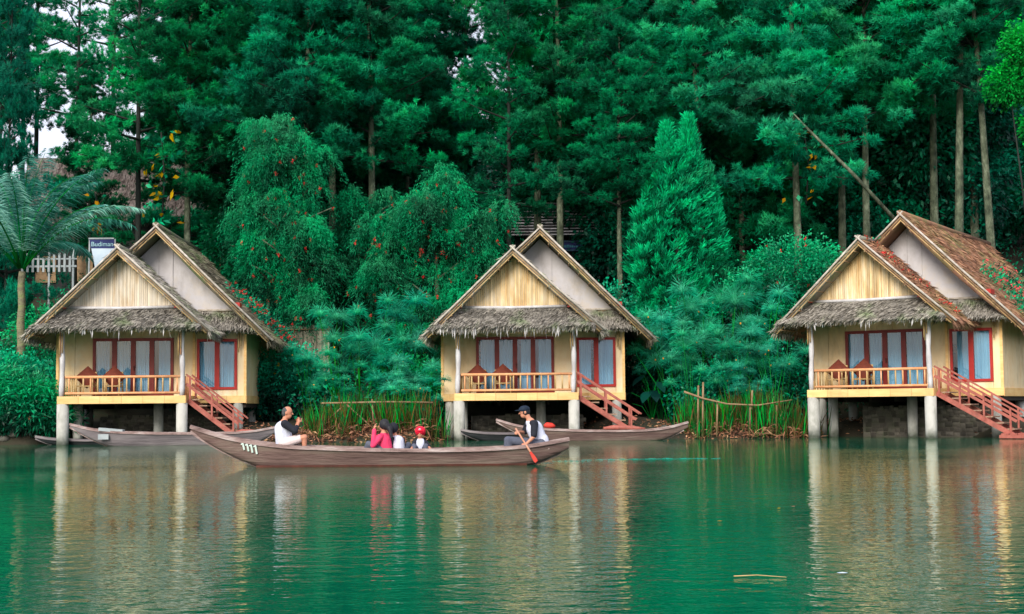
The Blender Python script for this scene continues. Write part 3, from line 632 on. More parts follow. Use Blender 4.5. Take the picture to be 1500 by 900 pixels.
# bamboo fences in the reed beds
mb=MB(); mb.tube([at(470,591,50.2),at(520,590,50.1),at(570,589,50.1),at(634,590,50.2)],.035,6)
mb.tube([at(453,640,50),at(503,595,50.1)],.03,6); mb.tube([at(508,593,50.1),at(560,640,50)],.03,6); mb.tube([at(545,585,50.2),at(548,640,50.2)],.03,6)
tag(mb.build('bamboo_fence',M['rafter']),'crooked bamboo rail on crossed sticks behind the rowed boat','fence')
mb=MB(); mb.tube([at(1002,574,50),at(1030,584,49.9),at(1065,592,49.9),at(1110,594,49.9),at(1160,586,50)],[.04,.035,.03,.03,.02],6)
for p,y0,y1 in ((1022,565,640),(1029,560,640),(1101,572,600),(1137,594,640),(1050,588,640),(1098,592,640)): mb.tube([at(p,y1,50),at(p+1,y0,50)],.032,6)
tag(mb.build('bamboo_fence',M['rafter']),'sagging bamboo rail on stakes in front of the right papyrus','fence')
# stones along the bank
rng=np.random.default_rng(9)
def rock(x,y,s,lab,grp):
    u=[]; nlat,nlon=6,9; sh=rng.uniform(.7,1.2,3); vs=[(0,0,.6*s)]; 
    for a in range(1,nlat):
        for b2 in range(nlon):
            th=math.pi*a/nlat; ph=2*math.pi*b2/nlon; k=s*(1+rng.uniform(-.14,.14)); vs.append((math.sin(th)*math.cos(ph)*k*sh[0],math.sin(th)*math.sin(ph)*k*sh[1],math.cos(th)*k*.6*sh[2]))
    vs.append((0,0,-.6*s)); fs=[(0,1+b2,1+(b2+1)%nlon) for b2 in range(nlon)]
    for a in range(nlat-2): fs+=[(1+a*nlon+b2,1+(a+1)*nlon+b2,1+(a+1)*nlon+(b2+1)%nlon,1+a*nlon+(b2+1)%nlon) for b2 in range(nlon)]
    l=len(vs)-1; fs+=[(l,1+(nlat-2)*nlon+(b2+1)%nlon,1+(nlat-2)*nlon+b2) for b2 in range(nlon)]
    mb=MB(); mb.add(vs,fs,.5,True); o=mb.build('bank_stone',M['stone'],loc=(x,y,G(x,y)+s*.15)); tag(o,lab,'stone',grp)
for k in range(34):
    x=rng.uniform(4.0,6.0) if k<14 else rng.uniform(-10,-8.3) if k<24 else rng.uniform(-3,-2.4) if k<28 else rng.uniform(-18,-16)
    lab,grp=(('stone on the bank below the middle cottage stairs','stones by the middle stairs') if k<14 else ('stone on the bank below the left cottage stairs','stones by the left stairs') if k<24 else ('stone on the bank left of the middle cottage piers','stones left of the middle piers') if k<28 else ('stone at the water edge under the far left shrub','stones at far left'))
    rock(x,shore(x)+rng.uniform(.1,1.2),rng.uniform(.09,.2),lab,grp)

# ------------------------------------------------------------------ cottages
def thatch(name, ridge0, ridge1, eave1, eave0, th, mat, parent, rng, nb=4200, fringe=700, fl=.35, blen=.34, sag=.06):
    """sloping thatch slab. ridge0/eave0 front, ridge1/eave1 back. top surface with shaggy straw"""
    A,B,C_,D_=[np.array(p,float) for p in (ridge0,ridge1,eave1,eave0)]
    nu,nv=26,22; u=np.linspace(0,1,nu); v=np.linspace(0,1,nv); U,V=np.meshgrid(u,v)
    def P(U,V): 
        U=U[...,None];V=V[...,None]; return (A*(1-U)+B*U)*(1-V)+(D_*(1-U)+C_*U)*V
    nrm=np.cross(B-A,D_-A); nrm/=np.linalg.norm(nrm); nrm*=np.sign(nrm[2])
    top=P(U,V); bumpz=(np.sin(U*17+V*5)*.02+np.sin(U*7-V*11)*.025+rng.normal(size=U.shape)*.012)-sag*np.sin(V*math.pi)
    top=top+nrm*bumpz[...,None]; bot=P(U,V)-nrm*th+nrm*(-sag*np.sin(V*math.pi))[...,None]
    n=nu*nv; vs=np.concatenate([top.reshape(-1,3),bot.reshape(-1,3)]); f=[]
    for j in range(nv-1):
        for i in range(nu-1):
            a=j*nu+i; f+=[(a,a+1,a+1+nu,a+nu),(a+n,a+nu+n,a+1+nu+n,a+1+n)]
    for i in range(nu-1): f+=[(i,i+n,i+1+n,i+1),((nv-1)*nu+i,(nv-1)*nu+i+1,(nv-1)*nu+i+1+n,(nv-1)*nu+i+n)]
    for j in range(nv-1): f+=[(j*nu,(j+1)*nu,(j+1)*nu+n,j*nu+n),(j*nu+nu-1,j*nu+nu-1+n,(j+1)*nu+nu-1+n,(j+1)*nu+nu-1)]
    down=unit((D_-A)); uu=rng.random(nb); vv=rng.random(nb)**.9
    c=P(uu,vv)+nrm*(.02-sag*np.sin(vv*math.pi))[:,None]; d=unit(down+nrm*rng.uniform(-.05,.22,nb)[:,None]+rng.normal(size=(nb,3))*.13)
    course=(np.floor(vv*14)%2)*.12
    v1,i1,t1=blades(c,d,rng.uniform(.5,1.2,nb)*blen,rng.uniform(.02,.05,nb),rng,np.clip(rng.normal(.45,.25,nb)+course,0,1),.0)
    nf=fringe; uf=rng.random(nf); c=P(uf,np.full(nf,1.0))-down*.08-nrm*rng.uniform(0,th,nf)[:,None]; d=unit(down*.5+np.array([0,0,-.6])+rng.normal(size=(nf,3))*.16)
    v2,i2,t2=blades(c,d,rng.uniform(.3,1.1,nf)*fl,rng.uniform(.02,.06,nf),rng,np.clip(rng.normal(.45,.25,nf),0,1))
    # side edges
    ne=420; ve=rng.random(ne); sd=rng.random(ne)<.6; c=P(np.where(sd,0.,1.),ve)-nrm*rng.uniform(0,th,ne)[:,None]; d=unit(down+rng.normal(size=(ne,3))*.22)
    v3,i3,t3=blades(c,d,rng.uniform(.12,.3,ne),.03,rng,np.clip(rng.normal(.4,.25,ne),0,1))
    f=np.array(f); k1=len(vs); k2=k1+len(v1); k3=k2+len(v2)
    allv=np.concatenate([vs,v1,v2,v3]); idx=np.concatenate([f.ravel(),i1+k1,i2+k2,i3+k3]); tt=np.concatenate([np.full(len(f),.35),t1,t2,t3])
    return link(name,np_mesh(name,allv,4,idx,mat,tt),parent)

def tri_strips(name, x0,x1,xa,z0,za,y,mat,parent,rng,w=.075,th=.02,zmax=None):
    mb=MB(); x=x0
    while x<x1:
        ww=w*rng.uniform(.7,1.2); xb=min(x+ww,x1)
        def h(q): 
            r=z0+(za-z0)*((q-x0)/(xa-x0) if q<xa else (x1-q)/(x1-xa)); return r
        ha,hb=h(x),h(xb); dy=rng.uniform(0,.02); zb=z0-rng.uniform(0,.03)
        if max(ha,hb)>z0+.02:
            vs=[(x+.004,y+dy,zb),(xb-.004,y+dy,zb),(xb-.004,y+dy,max(hb,z0)),(x+.004,y+dy,max(ha,z0)),(x+.004,y+dy+th,zb),(xb-.004,y+dy+th,zb),(xb-.004,y+dy+th,max(hb,z0)),(x+.004,y+dy+th,max(ha,z0))]
            mb.add(vs,[(0,1,2,3),(5,4,7,6),(0,3,7,4),(1,5,6,2),(3,2,6,7),(0,4,5,1)],rng.uniform(0,1))
        x=xb
    return mb.build(name,mat,parent)

def window_unit(parent,name,x0,x1,z0,z1,y,npan,fm,midr,rng,fw=.09):
    """frame with npan glazed leaves; curtain behind; frame front at y"""
    mb=MB(); mb.box(x0,y-.05,z0,x0+fw,y+.03,z1); mb.box(x1-fw,y-.05,z0,x1,y+.03,z1); mb.box(x0+fw,y-.048,z1-fw,x1-fw,y+.03,z1); mb.box(x0+fw,y-.048,z0,x1-fw,y+.03,z0+fw)
    pw=(x1-x0-2*fw)/npan
    for k in range(1,npan): mb.box(x0+fw+pw*k-midr/2,y-.045,z0+fw,x0+fw+pw*k+midr/2,y+.028,z1-fw)
    fr=mb.build(name,fm,parent)
    for k in range(npan):
        a=x0+fw+pw*k+(midr/2 if k else 0); b2=x0+fw+pw*(k+1)-(midr/2 if k<npan-1 else 0)
        g=MB(); g.box(a,y-.012,z0+fw,b2,y-.006,z1-fw); g.build('pane',M['glass'],fr)
        if rng.random()<.45: a,b2=(a+(b2-a)*rng.uniform(.08,.3),b2) if rng.random()<.5 else (a,b2-(b2-a)*rng.uniform(.08,.3))
        nf=40; vs=[];fs=[]; ph=rng.uniform(0,6)
        for q in range(nf+1):
            xx=a+(b2-a)*q/nf; yy=y+.07+.022*math.sin(q*1.15+ph)+.012*math.sin(q*.47+ph*2); vs+=[(xx,yy,z0+fw*.5),(xx,yy,z1-fw*.5)]
        fs=[(q*2,q*2+2,q*2+3,q*2+1) for q in range(nf)]
        c=MB(); c.add(vs,fs,.5,True); c.build('curtain',M['curtain'],fr)
    return fr

def cottage(idx,X,Y,a,rb,desc,th_main,strip,stairlen):
    rng=np.random.default_rng(200+idx)
    e=empty('stilt_cottage',(X,Y,0),a,desc,'cottage','thatched cottages on stilts')
    def B(mb,name,mat,par=e): return mb.build(name,M[mat],par)
    W=4.0; zb=1.385; zf=1.64; fy=1.83; bx=5.89; bl=-.73; by=rb-1.0
    # main roof
    ax,az=1.92,6.655; mxx,mz=2.884,7.557; my=.92
    sl=.962; sr=.9925; sf=.903
    lx,lz=-1.17,3.68; rx,rz=5.049,3.829; mrx,mrz=6.865,3.606
    # roof planes: left slope of main (back of porch part), right slope main, porch gable left (continues) and right
    t=.16; sg=(.10,.05,.13)[idx-1]
    thatch('roof',(mxx,my,mz),(mxx,rb,mz),(mrx,rb,mrz),(mrx,my,mrz),t,M[th_main],e,rng,6500,900,.35,.34,sg)
    thatch('roof',(mxx,my,mz),(mxx,rb,mz),(lx,rb,mz-(mxx-lx)*sl),(lx,my,mz-(mxx-lx)*sl),t,M[th_main],e,rng,4200,600)
    thatch('porch_roof',(ax,-.6,az),(ax,my+.02,az),(lx,my+.02,lz),(lx,-.6,lz),t*.9,M['thatchgrey'],e,rng,1500,300)
    thatch('porch_roof',(ax,-.6,az),(ax,fy+.05,az),(rx,fy+.05,rz),(rx,-.6,rz),t*.9,M['thatchrust' if idx==3 else 'thatchgrey'],e,rng,2400,420)
    # ridge caps
    mb=MB(); mb.tube([(mxx,my-.05,mz+.03),(mxx,(my+rb)/2,mz),(mxx,rb+.05,mz+.02)],.11,8); B(mb,'ridge_cap',th_main)
    mb=MB(); mb.tube([(ax,-.65,az+.03),(ax,my,az+.03)],.09,8); B(mb,'ridge_cap','thatchgrey')
    # barge poles
    for nm,y,pts in (('porch',-.64,((lx-.06,lz-.06),(ax,az),(rx+.05,rz-.05))),('main',my-.04,((lx,mz-(mxx-lx)*sl),(mxx,mz),(mrx+.08,mrz-.08)))):
        for s in (0,1):
            if nm=='main' and s==0: p,q=((ax+.05,az+.05)),pts[1]
            else: p,q=(pts[0],pts[1]) if s==0 else (pts[2],pts[1])
            d=Vector((q[0]-p[0],0,q[1]-p[1])).normalized()
            q2=(q[0]+d.x*.13,q[1]+d.z*.13)
            mb=MB(); mb.tube([(p[0],y,p[1]),((p[0]+q[0])/2,y-.01,(p[1]+q[1])/2-.02),(q2[0],y-(.02 if s else 0),q2[1])],[.034,.038,.03],7); B(mb,'barge_pole','barge')
            nrm=Vector((-d.z,0,d.x)); nrm=nrm if nrm.z<0 else -nrm
            for k,(off,mat) in enumerate(((.10,'rafter'),(.17,'tan'))):
                mb=MB(); o_=nrm*off; mb.tube([(p[0]+o_.x+d.x*.1,y+.03+.03*k,p[1]+o_.z+d.z*.1),(q[0]+o_.x*.3,y+.03+.03*k,q[1]+o_.z*1.5)],.028,6); B(mb,'barge_pole',mat)
    # rafters under the front overhangs and left eave
    mb=MB()
    for y in np.arange(-.5,my,.28): mb.tube([(lx+.15,y,lz+.15*sl-.22),(ax-.05,y,az-.28)],.028,5)
    for x in np.arange(lx+.3,ax-.1,.33): mb.tube([(x,-.62,az-(ax-x)*sl-.28),(x,my-.1,az-(ax-x)*sl-.28)],.022,5)
    for x in np.arange(ax+.2,rx-.1,.33): mb.tube([(x,-.62,az-(x-ax)*sf-.28),(x,fy-.1,az-(x-ax)*sf-.28)],.022,5)
    for x in np.arange(mxx+.3,mrx-.1,.36): mb.tube([(x,my,mz-(x-mxx)*sr-.30),(x,fy+.1,mz-(x-mxx)*sr-.30)],.022,5)
    B(mb,'rafters','rafter')
    # purlin ends, painted red
    mb=MB()
    for x in (.05,3.9): mb.box(x-.09,-.50,4.60,x+.07,-.18,4.75)
    mb.box(5.62,1.0,4.72,5.78,1.5,4.87); B(mb,'purlin_end','window frame')
    # gable walls
    tri_strips('gable_wall',.10,3.92,2.0,4.66,6.46,.0,M[strip],e,rng)
    mb=MB(); mb.tube([(-.15,-.06,4.65),(1.9,-.08,4.62),(4.0,-.06,4.66)],.055,8); B(mb,'gable_beam','pole')
    # roof posts and plates carrying the porch gable
    mb=MB(); mb.tube([(-.7,.0,4.06),(4.7,0,4.06)],.06,6); mb.tube([(.0,0,4.06),(.0,fy,4.06)],.05,6); mb.tube([(4.0,0,4.06),(4.0,fy,4.06)],.05,6); B(mb,'eave_plate','rafter')
    # front wall: lower part in matting, built around the openings
    dx0,dx1,dz=.53,3.345,3.69; wx0,wx1,w0,w1=4.169,5.575,1.856+.0,3.64
    mb=MB()
    def panel(x0,z0,x1,z1):
        n=max(1,round((x1-x0)/.62)); 
        for k in range(n): mb.box(x0+(x1-x0)*k/n+.006,fy,z0,x0+(x1-x0)*(k+1)/n-.006,fy+.10,z1,rng.uniform(.2,.8))
    zt=4.62
    panel(bl,zf,dx0,zt-.75); panel(dx0,dz,dx1,zt); panel(dx1,zf,wx0,zt); panel(wx0,w1,wx1,zt); panel(wx0,zf,wx1,w0); panel(wx1,zf,bx,zt-.1)
    B(mb,'front_wall','matting')
    mb=MB(); mb.box(bl+.02,fy+.02,zt-.76,.55,fy+.09,zt-.45); mb.box(bl+.02,fy+.03,zb,bx-.01,fy+.09,zt-.8) if False else None
    B(mb,'wall_top','matting')
    # side walls
    mb=MB(); n=7
    for k in range(n):
        y0=fy+.1+(by-fy-.1)*k/n; y1=fy+.1+(by-fy-.1)*(k+1)/n
        mb.box(bx-.1,y0+.005,zb,bx,y1-.005,4.35,rng.uniform(.1,.6)); mb.box(bl,y0+.005,zb,bl+.1,y1-.005,3.8,rng.uniform(.1,.6))
    mb.box(bl,by,zb,bx,by+.1,4.0); B(mb,'side_wall','matting')
    # corner posts, door posts
    for x in (bl+.03,bx-.03,4.06): mb=MB(); mb.box(x-.045,fy-.03,zb if x!=4.06 else zf,x+.045,fy-.002,4.4,.8); B(mb,'corner_post','fascia')
    # main gable wall in plaster + top strips
    mb=MB(); y=fy+.02; zg=zt-.02
    def zr(x): return min(mz-.30-(x-mxx)*sr if x>mxx else mz-.30-(mxx-x)*sl, 99)
    poly=[(.0,zr(0)),(5.57,zr(5.57)),(mxx,mz-.30)]; 
    vs=[(-.0,y,zr(0)-.1),(5.57,y,zg-.08),(5.57,y,zr(5.57)),(mxx,y,mz-.30),(.0,y,zr(0))]; mb.add(vs,[(0,1,2,3,4)]); B(mb,'main_gable_wall','plaster')
    mb=MB()
    for x in (2.3,2.75,3.25): mb.box(x,y-.03,5.5,x+.05,y-.003,min(zr(x),zr(x+.05)))
    B(mb,'gable_batten','plaster')
    mb=MB(); mb.add([(bl,by+.02,3.9),(bx,by+.02,4.4),(mxx,by+.02,mz-.3)],[(0,2,1)]); B(mb,'back_gable_wall','plaster')
    mb=MB(); mb.tube([(4.2,fy-.05,4.66),(5.75,fy-.05,4.66)],.045,6); B(mb,'gable_beam','barge')
    # pent thatch skirts
    thatch('thatch_skirt',(-.35,-.05,4.60),(4.15,-.05,4.60),(4.75,-.72,3.97),(-.95,-.72,3.93),.12,M['thatchgrey'],e,rng,3600,950 if idx==2 else 700,.30 if idx==2 else .22,.26,.0)
    thatch('thatch_skirt',(3.9,fy-.04,4.62),(5.72,fy-.04,4.62),(6.35,fy-.75,3.98),(3.9,fy-.75,3.98),.12,M['thatchgrey'],e,rng,1500,330,.22,.26,.0)
    # loose straw hanging from the eave
    nh=70 if idx==2 else 22; xx=np.where(rng.random(nh)<.55,rng.choice([.15,.45,1.9,2.4,3.4],nh)+rng.normal(size=nh)*.14,rng.uniform(-.6,4.3,nh))
    c=np.stack([xx,np.full(nh,-.70)+rng.normal(size=nh)*.03,np.full(nh,3.93)],1); dd=unit(np.stack([rng.normal(size=nh)*.10,rng.normal(size=nh)*.06,-np.ones(nh)],1))
    v,i,tt=blades(c,dd,rng.uniform(.14,.46,nh),rng.uniform(.025,.06,nh),rng,rng.random(nh)); link('hanging_straw',np_mesh('hanging_straw',v,4,i,M['pole'],tt),e)['kind']='stuff'
    # deck
    mb=MB(); n=6
    for k in range(n): mb.box(-.16+(W+.32)*k/n+.004,-.17,zb,-.16+(W+.32)*(k+1)/n-.004,-.13,zf,rng.uniform(.2,.8))
    for x in (-.16,W+.12):
        for k in range(3): mb.box(x,-.13+.66*k,zb,x+.04,-.13+.66*(k+1)-.005,zf,rng.uniform(.2,.8))
    B(mb,'fascia','fascia')
    mb=MB()
    for k in range(10): mb.box(bl+(bx-bl)*k/10+.004,fy-.04,zb,bl+(bx-bl)*(k+1)/10-.004,fy-.004,zf+.0,rng.uniform(.2,.8))
    for k in range(7): mb.box(bx+.003,fy+(by-fy)*k/7+.004,zb-.02,bx+.03,fy+(by-fy)*(k+1)/7-.004,zf,rng.uniform(.1,.6))
    B(mb,'base_band','fascia')
    mb=MB()
    for k in range(22): mb.box(-.11+.186*k,-.125,zf-.06,-.11+.186*k+.18,fy-.045,zf-.02,rng.uniform(.2,.8))
    mb.box(-.1,-.12,zb+.03,W+.1,fy-.05,zf-.07); B(mb,'deck','rafter')
    mb=MB(); mb.box(bl+.1,fy+.1,zb+.02,bx-.1,by,zf-.05); 
    for x in np.arange(bl+.2,bx,.9): mb.box(x,fy+.1,zb-.16,x+.1,by,zb+.018)
    B(mb,'floor','darkunder')
    # posts
    for k,x in enumerate((0,W)):
        mb=MB(); ph=rng.uniform(0,6); n=9
        mb.tube([(x+(-.04 if k==0 else 0)+.018*math.sin(j*.7+ph),-.02+.02*math.cos(j*.8+ph),zf-.03+(4.06-zf)*j/n) for j in range(n+1)],[.085+.012*math.sin(j*2+ph) for j in range(n+1)],9); B(mb,'post','pole')
    for x,y,r,z1 in ((0,0,.20,zb),(W,0,.19,zb),(.05,1.75,.17,zb),(2.85,1.75,.17,zb),(5.6,1.95,.17,zb),(-.45,2.0,.16,zb),(-.45,5.2,.16,zb-.1),(5.6,5.2,.16,zb-.1),(2.85,5.2,.16,zb-.1)):
        mb=MB(); mb.tube([(x,y,-.9),(x,y,z1-.002)],r,18); B(mb,'pier','concrete')
    # porch doors (4 leaves) and window (2 leaves)
    window_unit(e,'glazed_door',dx0,dx1,zf+.003,dz,fy-.002,4,M['frame'],.17,rng,.10)
    window_unit(e,'window',wx0,wx1,w0,w1,fy-.002,2,M['window frame'],.17,rng,.09)
    mb=MB(); mb.box(dx0+1.44,fy-.10,2.55,dx0+1.46,fy-.05,2.72); B(mb,'door_handle','darkunder')
    # railing
    mb=MB(); mb.tube([(.08,-.03,2.29),(3.95,-.03,2.29)],.048,8); B(mb,'top_rail','rail')
    mb=MB(); mb.tube([(.08,-.03,1.74),(3.95,-.03,1.74)],.042,8); B(mb,'bottom_rail','rail')
    for k in range(16):
        x=.2+k*.243; mb=MB(); mb.tube([(x,-.03,1.76),(x,-.03,2.27)],.027,6); B(mb,'baluster','tan' if k%3 else 'rail')
    for k in range(7):
        y=.18+k*.25; mb=MB(); mb.tube([(.0,y,1.65),(.0,y,2.27)],.025,6); B(mb,'baluster','tan')
    mb=MB(); mb.tube([(0,.06,2.29),(0,fy-.06,2.29)],.04,8); B(mb,'side_rail','rail')
    # lamps on the eave corners + bamboo chimes by the posts
    for x,y,z in ((.0,-.14,4.02),(4.0,-.14,4.02),(5.3,fy-.2,3.97)):
        mb=MB(); rr_=[.0,.05,.07,.05,.0]; mb.tube([(x,y,z-.16),(x,y,z-.13),(x,y,z-.08),(x,y,z-.03),(x,y,z)],[.015,.05,.065,.05,.015],8); B(mb,'lamp','lamp')
    for k,(x,y,n) in enumerate(((-.06,-.15,4),(3.93,-.15,4),(5.68,fy-.16,3))):
        for j in range(n):
            L=rng.uniform(.25,.65)*(1.3 if idx==1 else 1); mb=MB(); xx=x+.05*math.cos(j*2.1); yy=y+.05*math.sin(j*2.1); mb.tube([(xx,yy,3.80-L),(xx,yy,3.84)],.022,6); B(mb,'chime_tube','rail' if idx==1 and j%2 else 'tan')
    # stairs going down to the right
    x0s,z0s=4.22,zf-.08; x1s=x0s+stairlen; z1s=.30 if idx!=3 else .16; n=6 if idx!=3 else 7; sl_=(z1s-z0s)/(x1s-x0s)
    stairs=empty('stairs',(0,0,0)); stairs.parent=e
    for y in (.12,1.12): st=MB(); st.beam((x0s-.05,y,z0s-.08),(x1s+.05,y,z1s-.08),.05,.16); st.build('stringer',M['pinkwood'],stairs)
    for k in range(n):
        x=x0s+(x1s-x0s)*(k+.3)/n; z=z0s+sl_*(x-x0s)+.02; mb=MB(); mb.box(x,.14,z-.04,x+.27,1.10,z,.5); mb.build('tread',M['tread'],stairs)
    for y in (.10,1.14):
        for k,(dz_,r) in enumerate(((.78,.035),(.46,.05))):
            mb=MB(); mb.beam((x0s-.1,y,z0s+dz_+.02),(x1s+(.30 if k==0 else .12),y,z1s+dz_+sl_*(.30 if k==0 else .12)),.045,.055+.035*k); mb.build('handrail',M['pinkwood'],stairs)
        for f in ((0.02,.5,.97) if idx!=3 else (.02,.3,.62,.97)):
            x=x0s+(x1s-x0s)*f; z=z0s+sl_*(x-x0s); mb=MB(); mb.box(x-.03,y-.026,z-.12,x+.03,y+.026,z+.76); mb.build('stair_post',M['pinkwood'],stairs)
    mb=MB()
    for k in range(4): x=4.08; mb.tube([(x,.12+.28*k,zf-.02),(x,.12+.28*k,2.3)],.03,6)
    B(mb,'gate_bars','rail')
    return e
c1=cottage(1,-15.232,49.094,.034,8.8,'stilt cottage at left with red flowers spilling over its thatch','thatch','stripgrey',1.55)
c2=cottage(2,-1.871,50.606,-.015,8.8,'middle stilt cottage seen head on behind the rower','thatch','strip',1.83)
c3=cottage(3,10.262,49.496,-.569,12.3,'stilt cottage at right turned to show its long rust coloured roof','thatchrust','strip',2.35)

# things standing on the decks
def loc2w(e,x,y,z): 
    c,s=math.cos(e.rotation_euler.z),math.sin(e.rotation_euler.z); return (e.location.x+c*x-s*y,e.location.y+s*x+c*y,z)
def chair(e,x,y,rz,label):
    o=empty('bamboo_chair',loc2w(e,x,y,1.625),e.rotation_euler.z+rz,label,'chair','bamboo armchairs on the porches')
    for sx in (-.27,.27):
        for sy,h in ((-.25,.62),(.25,.86)):
            mb=MB(); mb.tube([(sx,sy,0),(sx,sy,h)],.028,6); mb.build('leg',M['tan'],o)
        mb=MB(); mb.beam((sx,-.30,.63),(sx,.25,.63),.09,.04); mb.build('armrest',M['tan'],o)
    mb=MB(); mb.box(-.27,-.25,.34,.27,.25,.39); mb.build('seat',M['tan'],o)
    mb=MB(); mb.box(-.25,.22,.42,.25,.25,.48); mb.box(-.25,.22,.80,.25,.25,.86)
    for k in range(5): mb.box(-.2+k*.09,.225,.48,-.16+k*.09,.245,.80)
    mb.build('backrest',M['tan'],o)
def cushion(e,x,y,rz,label):
    mb=MB(); n=9; 
    vs=[];fs=[]
    for s in (-1,1):
        for i in range(n):
            for j in range(n):
                u,v=i/(n-1)*2-1,j/(n-1)*2-1; th=.09*(1-abs(u)**3)*(1-abs(v)**3); a=(u*.22-v*.22); b=(u+v)*.20; vs.append((a,s*th,b+.28))
    for s in range(2):
        for i in range(n-1):
            for j in range(n-1): k=s*n*n+i*n+j; f=(k,k+1,k+n+1,k+n); fs.append(f if s else f[::-1])
    mb.add(vs,fs,.5,True); o=mb.build('cushion',M['cushion'],loc=loc2w(e,x,y,1.625+.40)); o.rotation_euler=(R(-10),0,e.rotation_euler.z+rz)
    tag(o,label,'cushion','batik cushions on the porch chairs')
for e,nm in ((c1,'left'),(c2,'middle'),(c3,'right')):
    for k,(x,q) in enumerate(((.62,'outer'),(1.52,'inner'))):
        side='nearer the left post' if k==0 else 'nearer the doors'
        chair(e,x,.62,0,f'bamboo armchair on the {nm} cottage porch, {side}'); cushion(e,x,.62+.08,0,f'dark red pointed cushion on the {nm} cottage chair {side}')

# flowering creepers on roofs
def creeper(e,slope,y0,y1,v0,v1,n,label,seed,fm='red'):
    """on main right slope: t from ridge 0 to eave 1"""
    rng=np.random.default_rng(seed); mxx,mz,sr=2.884,7.557,.9925
    o=empty('flowering_creeper',e.location,e.rotation_euler.z,label,'creeper')
    t=np.clip(rng.beta(2.2,1.6,n)*(v1-v0)+v0,0,1.03); y=y0+(y1-y0)*rng.random(n)**.8; dens=rng.random(n); x=mxx+3.98*t; z=mz-3.98*t*sr+.08
    P=np.stack([x,y,z],1); nr=np.array([.70,0,.71]); m=8; P2=np.repeat(P,m,0)+rng.normal(size=(n*m,3))*.13; D2=unit(nr+rng.normal(size=(n*m,3))*.7)
    v,i,tt=blades(P2,D2,rng.uniform(.10,.2,n*m),.06,rng,rng.random(n*m)); link('leaves',np_mesh('leaves',v,4,i,M['broad'],tt),o)
    k=int(n*.62); per=9; P3=np.repeat(P[:k]+nr*.13+rng.normal(size=(k,3))*.08,per,0); v,i,tt=blades(P3+rng.normal(size=P3.shape)*.02,unit(rdir(rng,k*per)+nr*.5),.062,.045,rng,rng.random(k*per)); f=link('flowers',np_mesh('flowers',v,4,i,M[fm],tt),o); f['kind']='stuff'
creeper(c1,1,3.5,8.6,.42,1.02,190,'red flowering creeper spilling down the left cottage roof',301)
creeper(c3,1,3.0,11,.35,1.0,300,'red flowering creeper scattered over the right cottage main roof',302,'pink')
# reddish moss / twigs on porch roof of the right cottage: a small creeper
rng=np.random.default_rng(303); o=empty('flowering_creeper',c3.location,c3.rotation_euler.z,'thin red creeper along the right cottage porch roof','creeper')
n=50; t=rng.random(n); P=np.stack([1.92+3.1*t,.2+rng.normal(size=n)*.25,6.655-3.1*t*.903+.07],1); nr=np.array([.67,0,.74]); P2=np.repeat(P,6,0)+rng.normal(size=(n*6,3))*.06
v,i,tt=blades(P2,unit(nr+rng.normal(size=P2.shape)*.7),.09,.04,rng,rng.random(len(P2))); link('leaves',np_mesh('leaves',v,4,i,M['dry'],tt),o)
P3=np.repeat(P[:22],5,0); v,i,tt=blades(P3+rng.normal(size=P3.shape)*.05+nr*.04,unit(nr+rng.normal(size=P3.shape)*.6),.08,.05,rng,rng.random(len(P3))); f=link('flowers',np_mesh('flowers',v,4,i,M['red'],tt),o); f['kind']='stuff'

# retaining walls under the cottages (mortared stone)
def stone_wall(e,x0,x1,y,z1,label):
    rng=np.random.default_rng(int(abs(e.location.x)*10)); o=empty('retaining_wall',e.location,e.rotation_euler.z,label,'wall')
    mb=MB(); mb.box(x0,y,-.6,x1,y+.3,z1); mb.build('mortar',M['stonewall'],o)
    st=MB(); z=.02; 
    while z<z1-.05:
        x=x0+rng.uniform(0,.1); h=rng.uniform(.10,.16)
        while x<x1-.08:
            w=rng.uniform(.12,.26); d=rng.uniform(.02,.05); cx,cz=x+w/2,z+h/2
            zsave=z; z=z+rng.uniform(-.045,.045)
            vs=[(x,y-.002,z),(x+w,y-.002,z+rng.uniform(-.02,.02)),(x+w,y-.002,z+h),(x,y-.002,z+h),(x+w*.2,y-d,z+h*.2),(x+w*.8,y-d,z+h*.2),(x+w*.8,y-d,z+h*.8),(x+w*.2,y-d,z+h*.8)]
            st.add(vs,[(4,5,6,7),(0,1,5,4),(1,2,6,5),(2,3,7,6),(3,0,4,7)],rng.random()**2,True); x+=w+.02; z=zsave
        z+=h+.015
    st.build('stones',M['stonewall'],o)
stone_wall(c3,.9,5.6,2.35,1.0,'low stone retaining wall in the shade under the right cottage')
stone_wall(c1,.5,5.0,3.0,.9,'low stone retaining wall in the shade under the left cottage')
stone_wall(c2,.3,4.4,2.4,.85,'low stone retaining wall in the shade under the middle cottage')
# jetty platform at the foot of the right stairs
pl=empty('landing_platform',loc2w(c3,6.45,.55,0),-.569,'low red planked landing at the foot of the right cottage stairs','landing')
mb=MB(); 
for k in range(7): mb.box(-.2+.26*k,-.7,.13,-.2+.26*k+.24,.75,.17)
mb.build('planks',M['pinkwood'],pl)
mb=MB(); mb.box(-.25,-.74,.02,1.7,-.705,.125); mb.build('edge_board',M['pinkwood'],pl)
for x,y in ((-.1,-.55),(1.5,-.55),(-.1,.6),(1.5,.6)):
    mb=MB(); mb.tube([(x,y,-.8),(x,y,.128)],.06,8); mb.build('pile',M['darkbark'],pl)

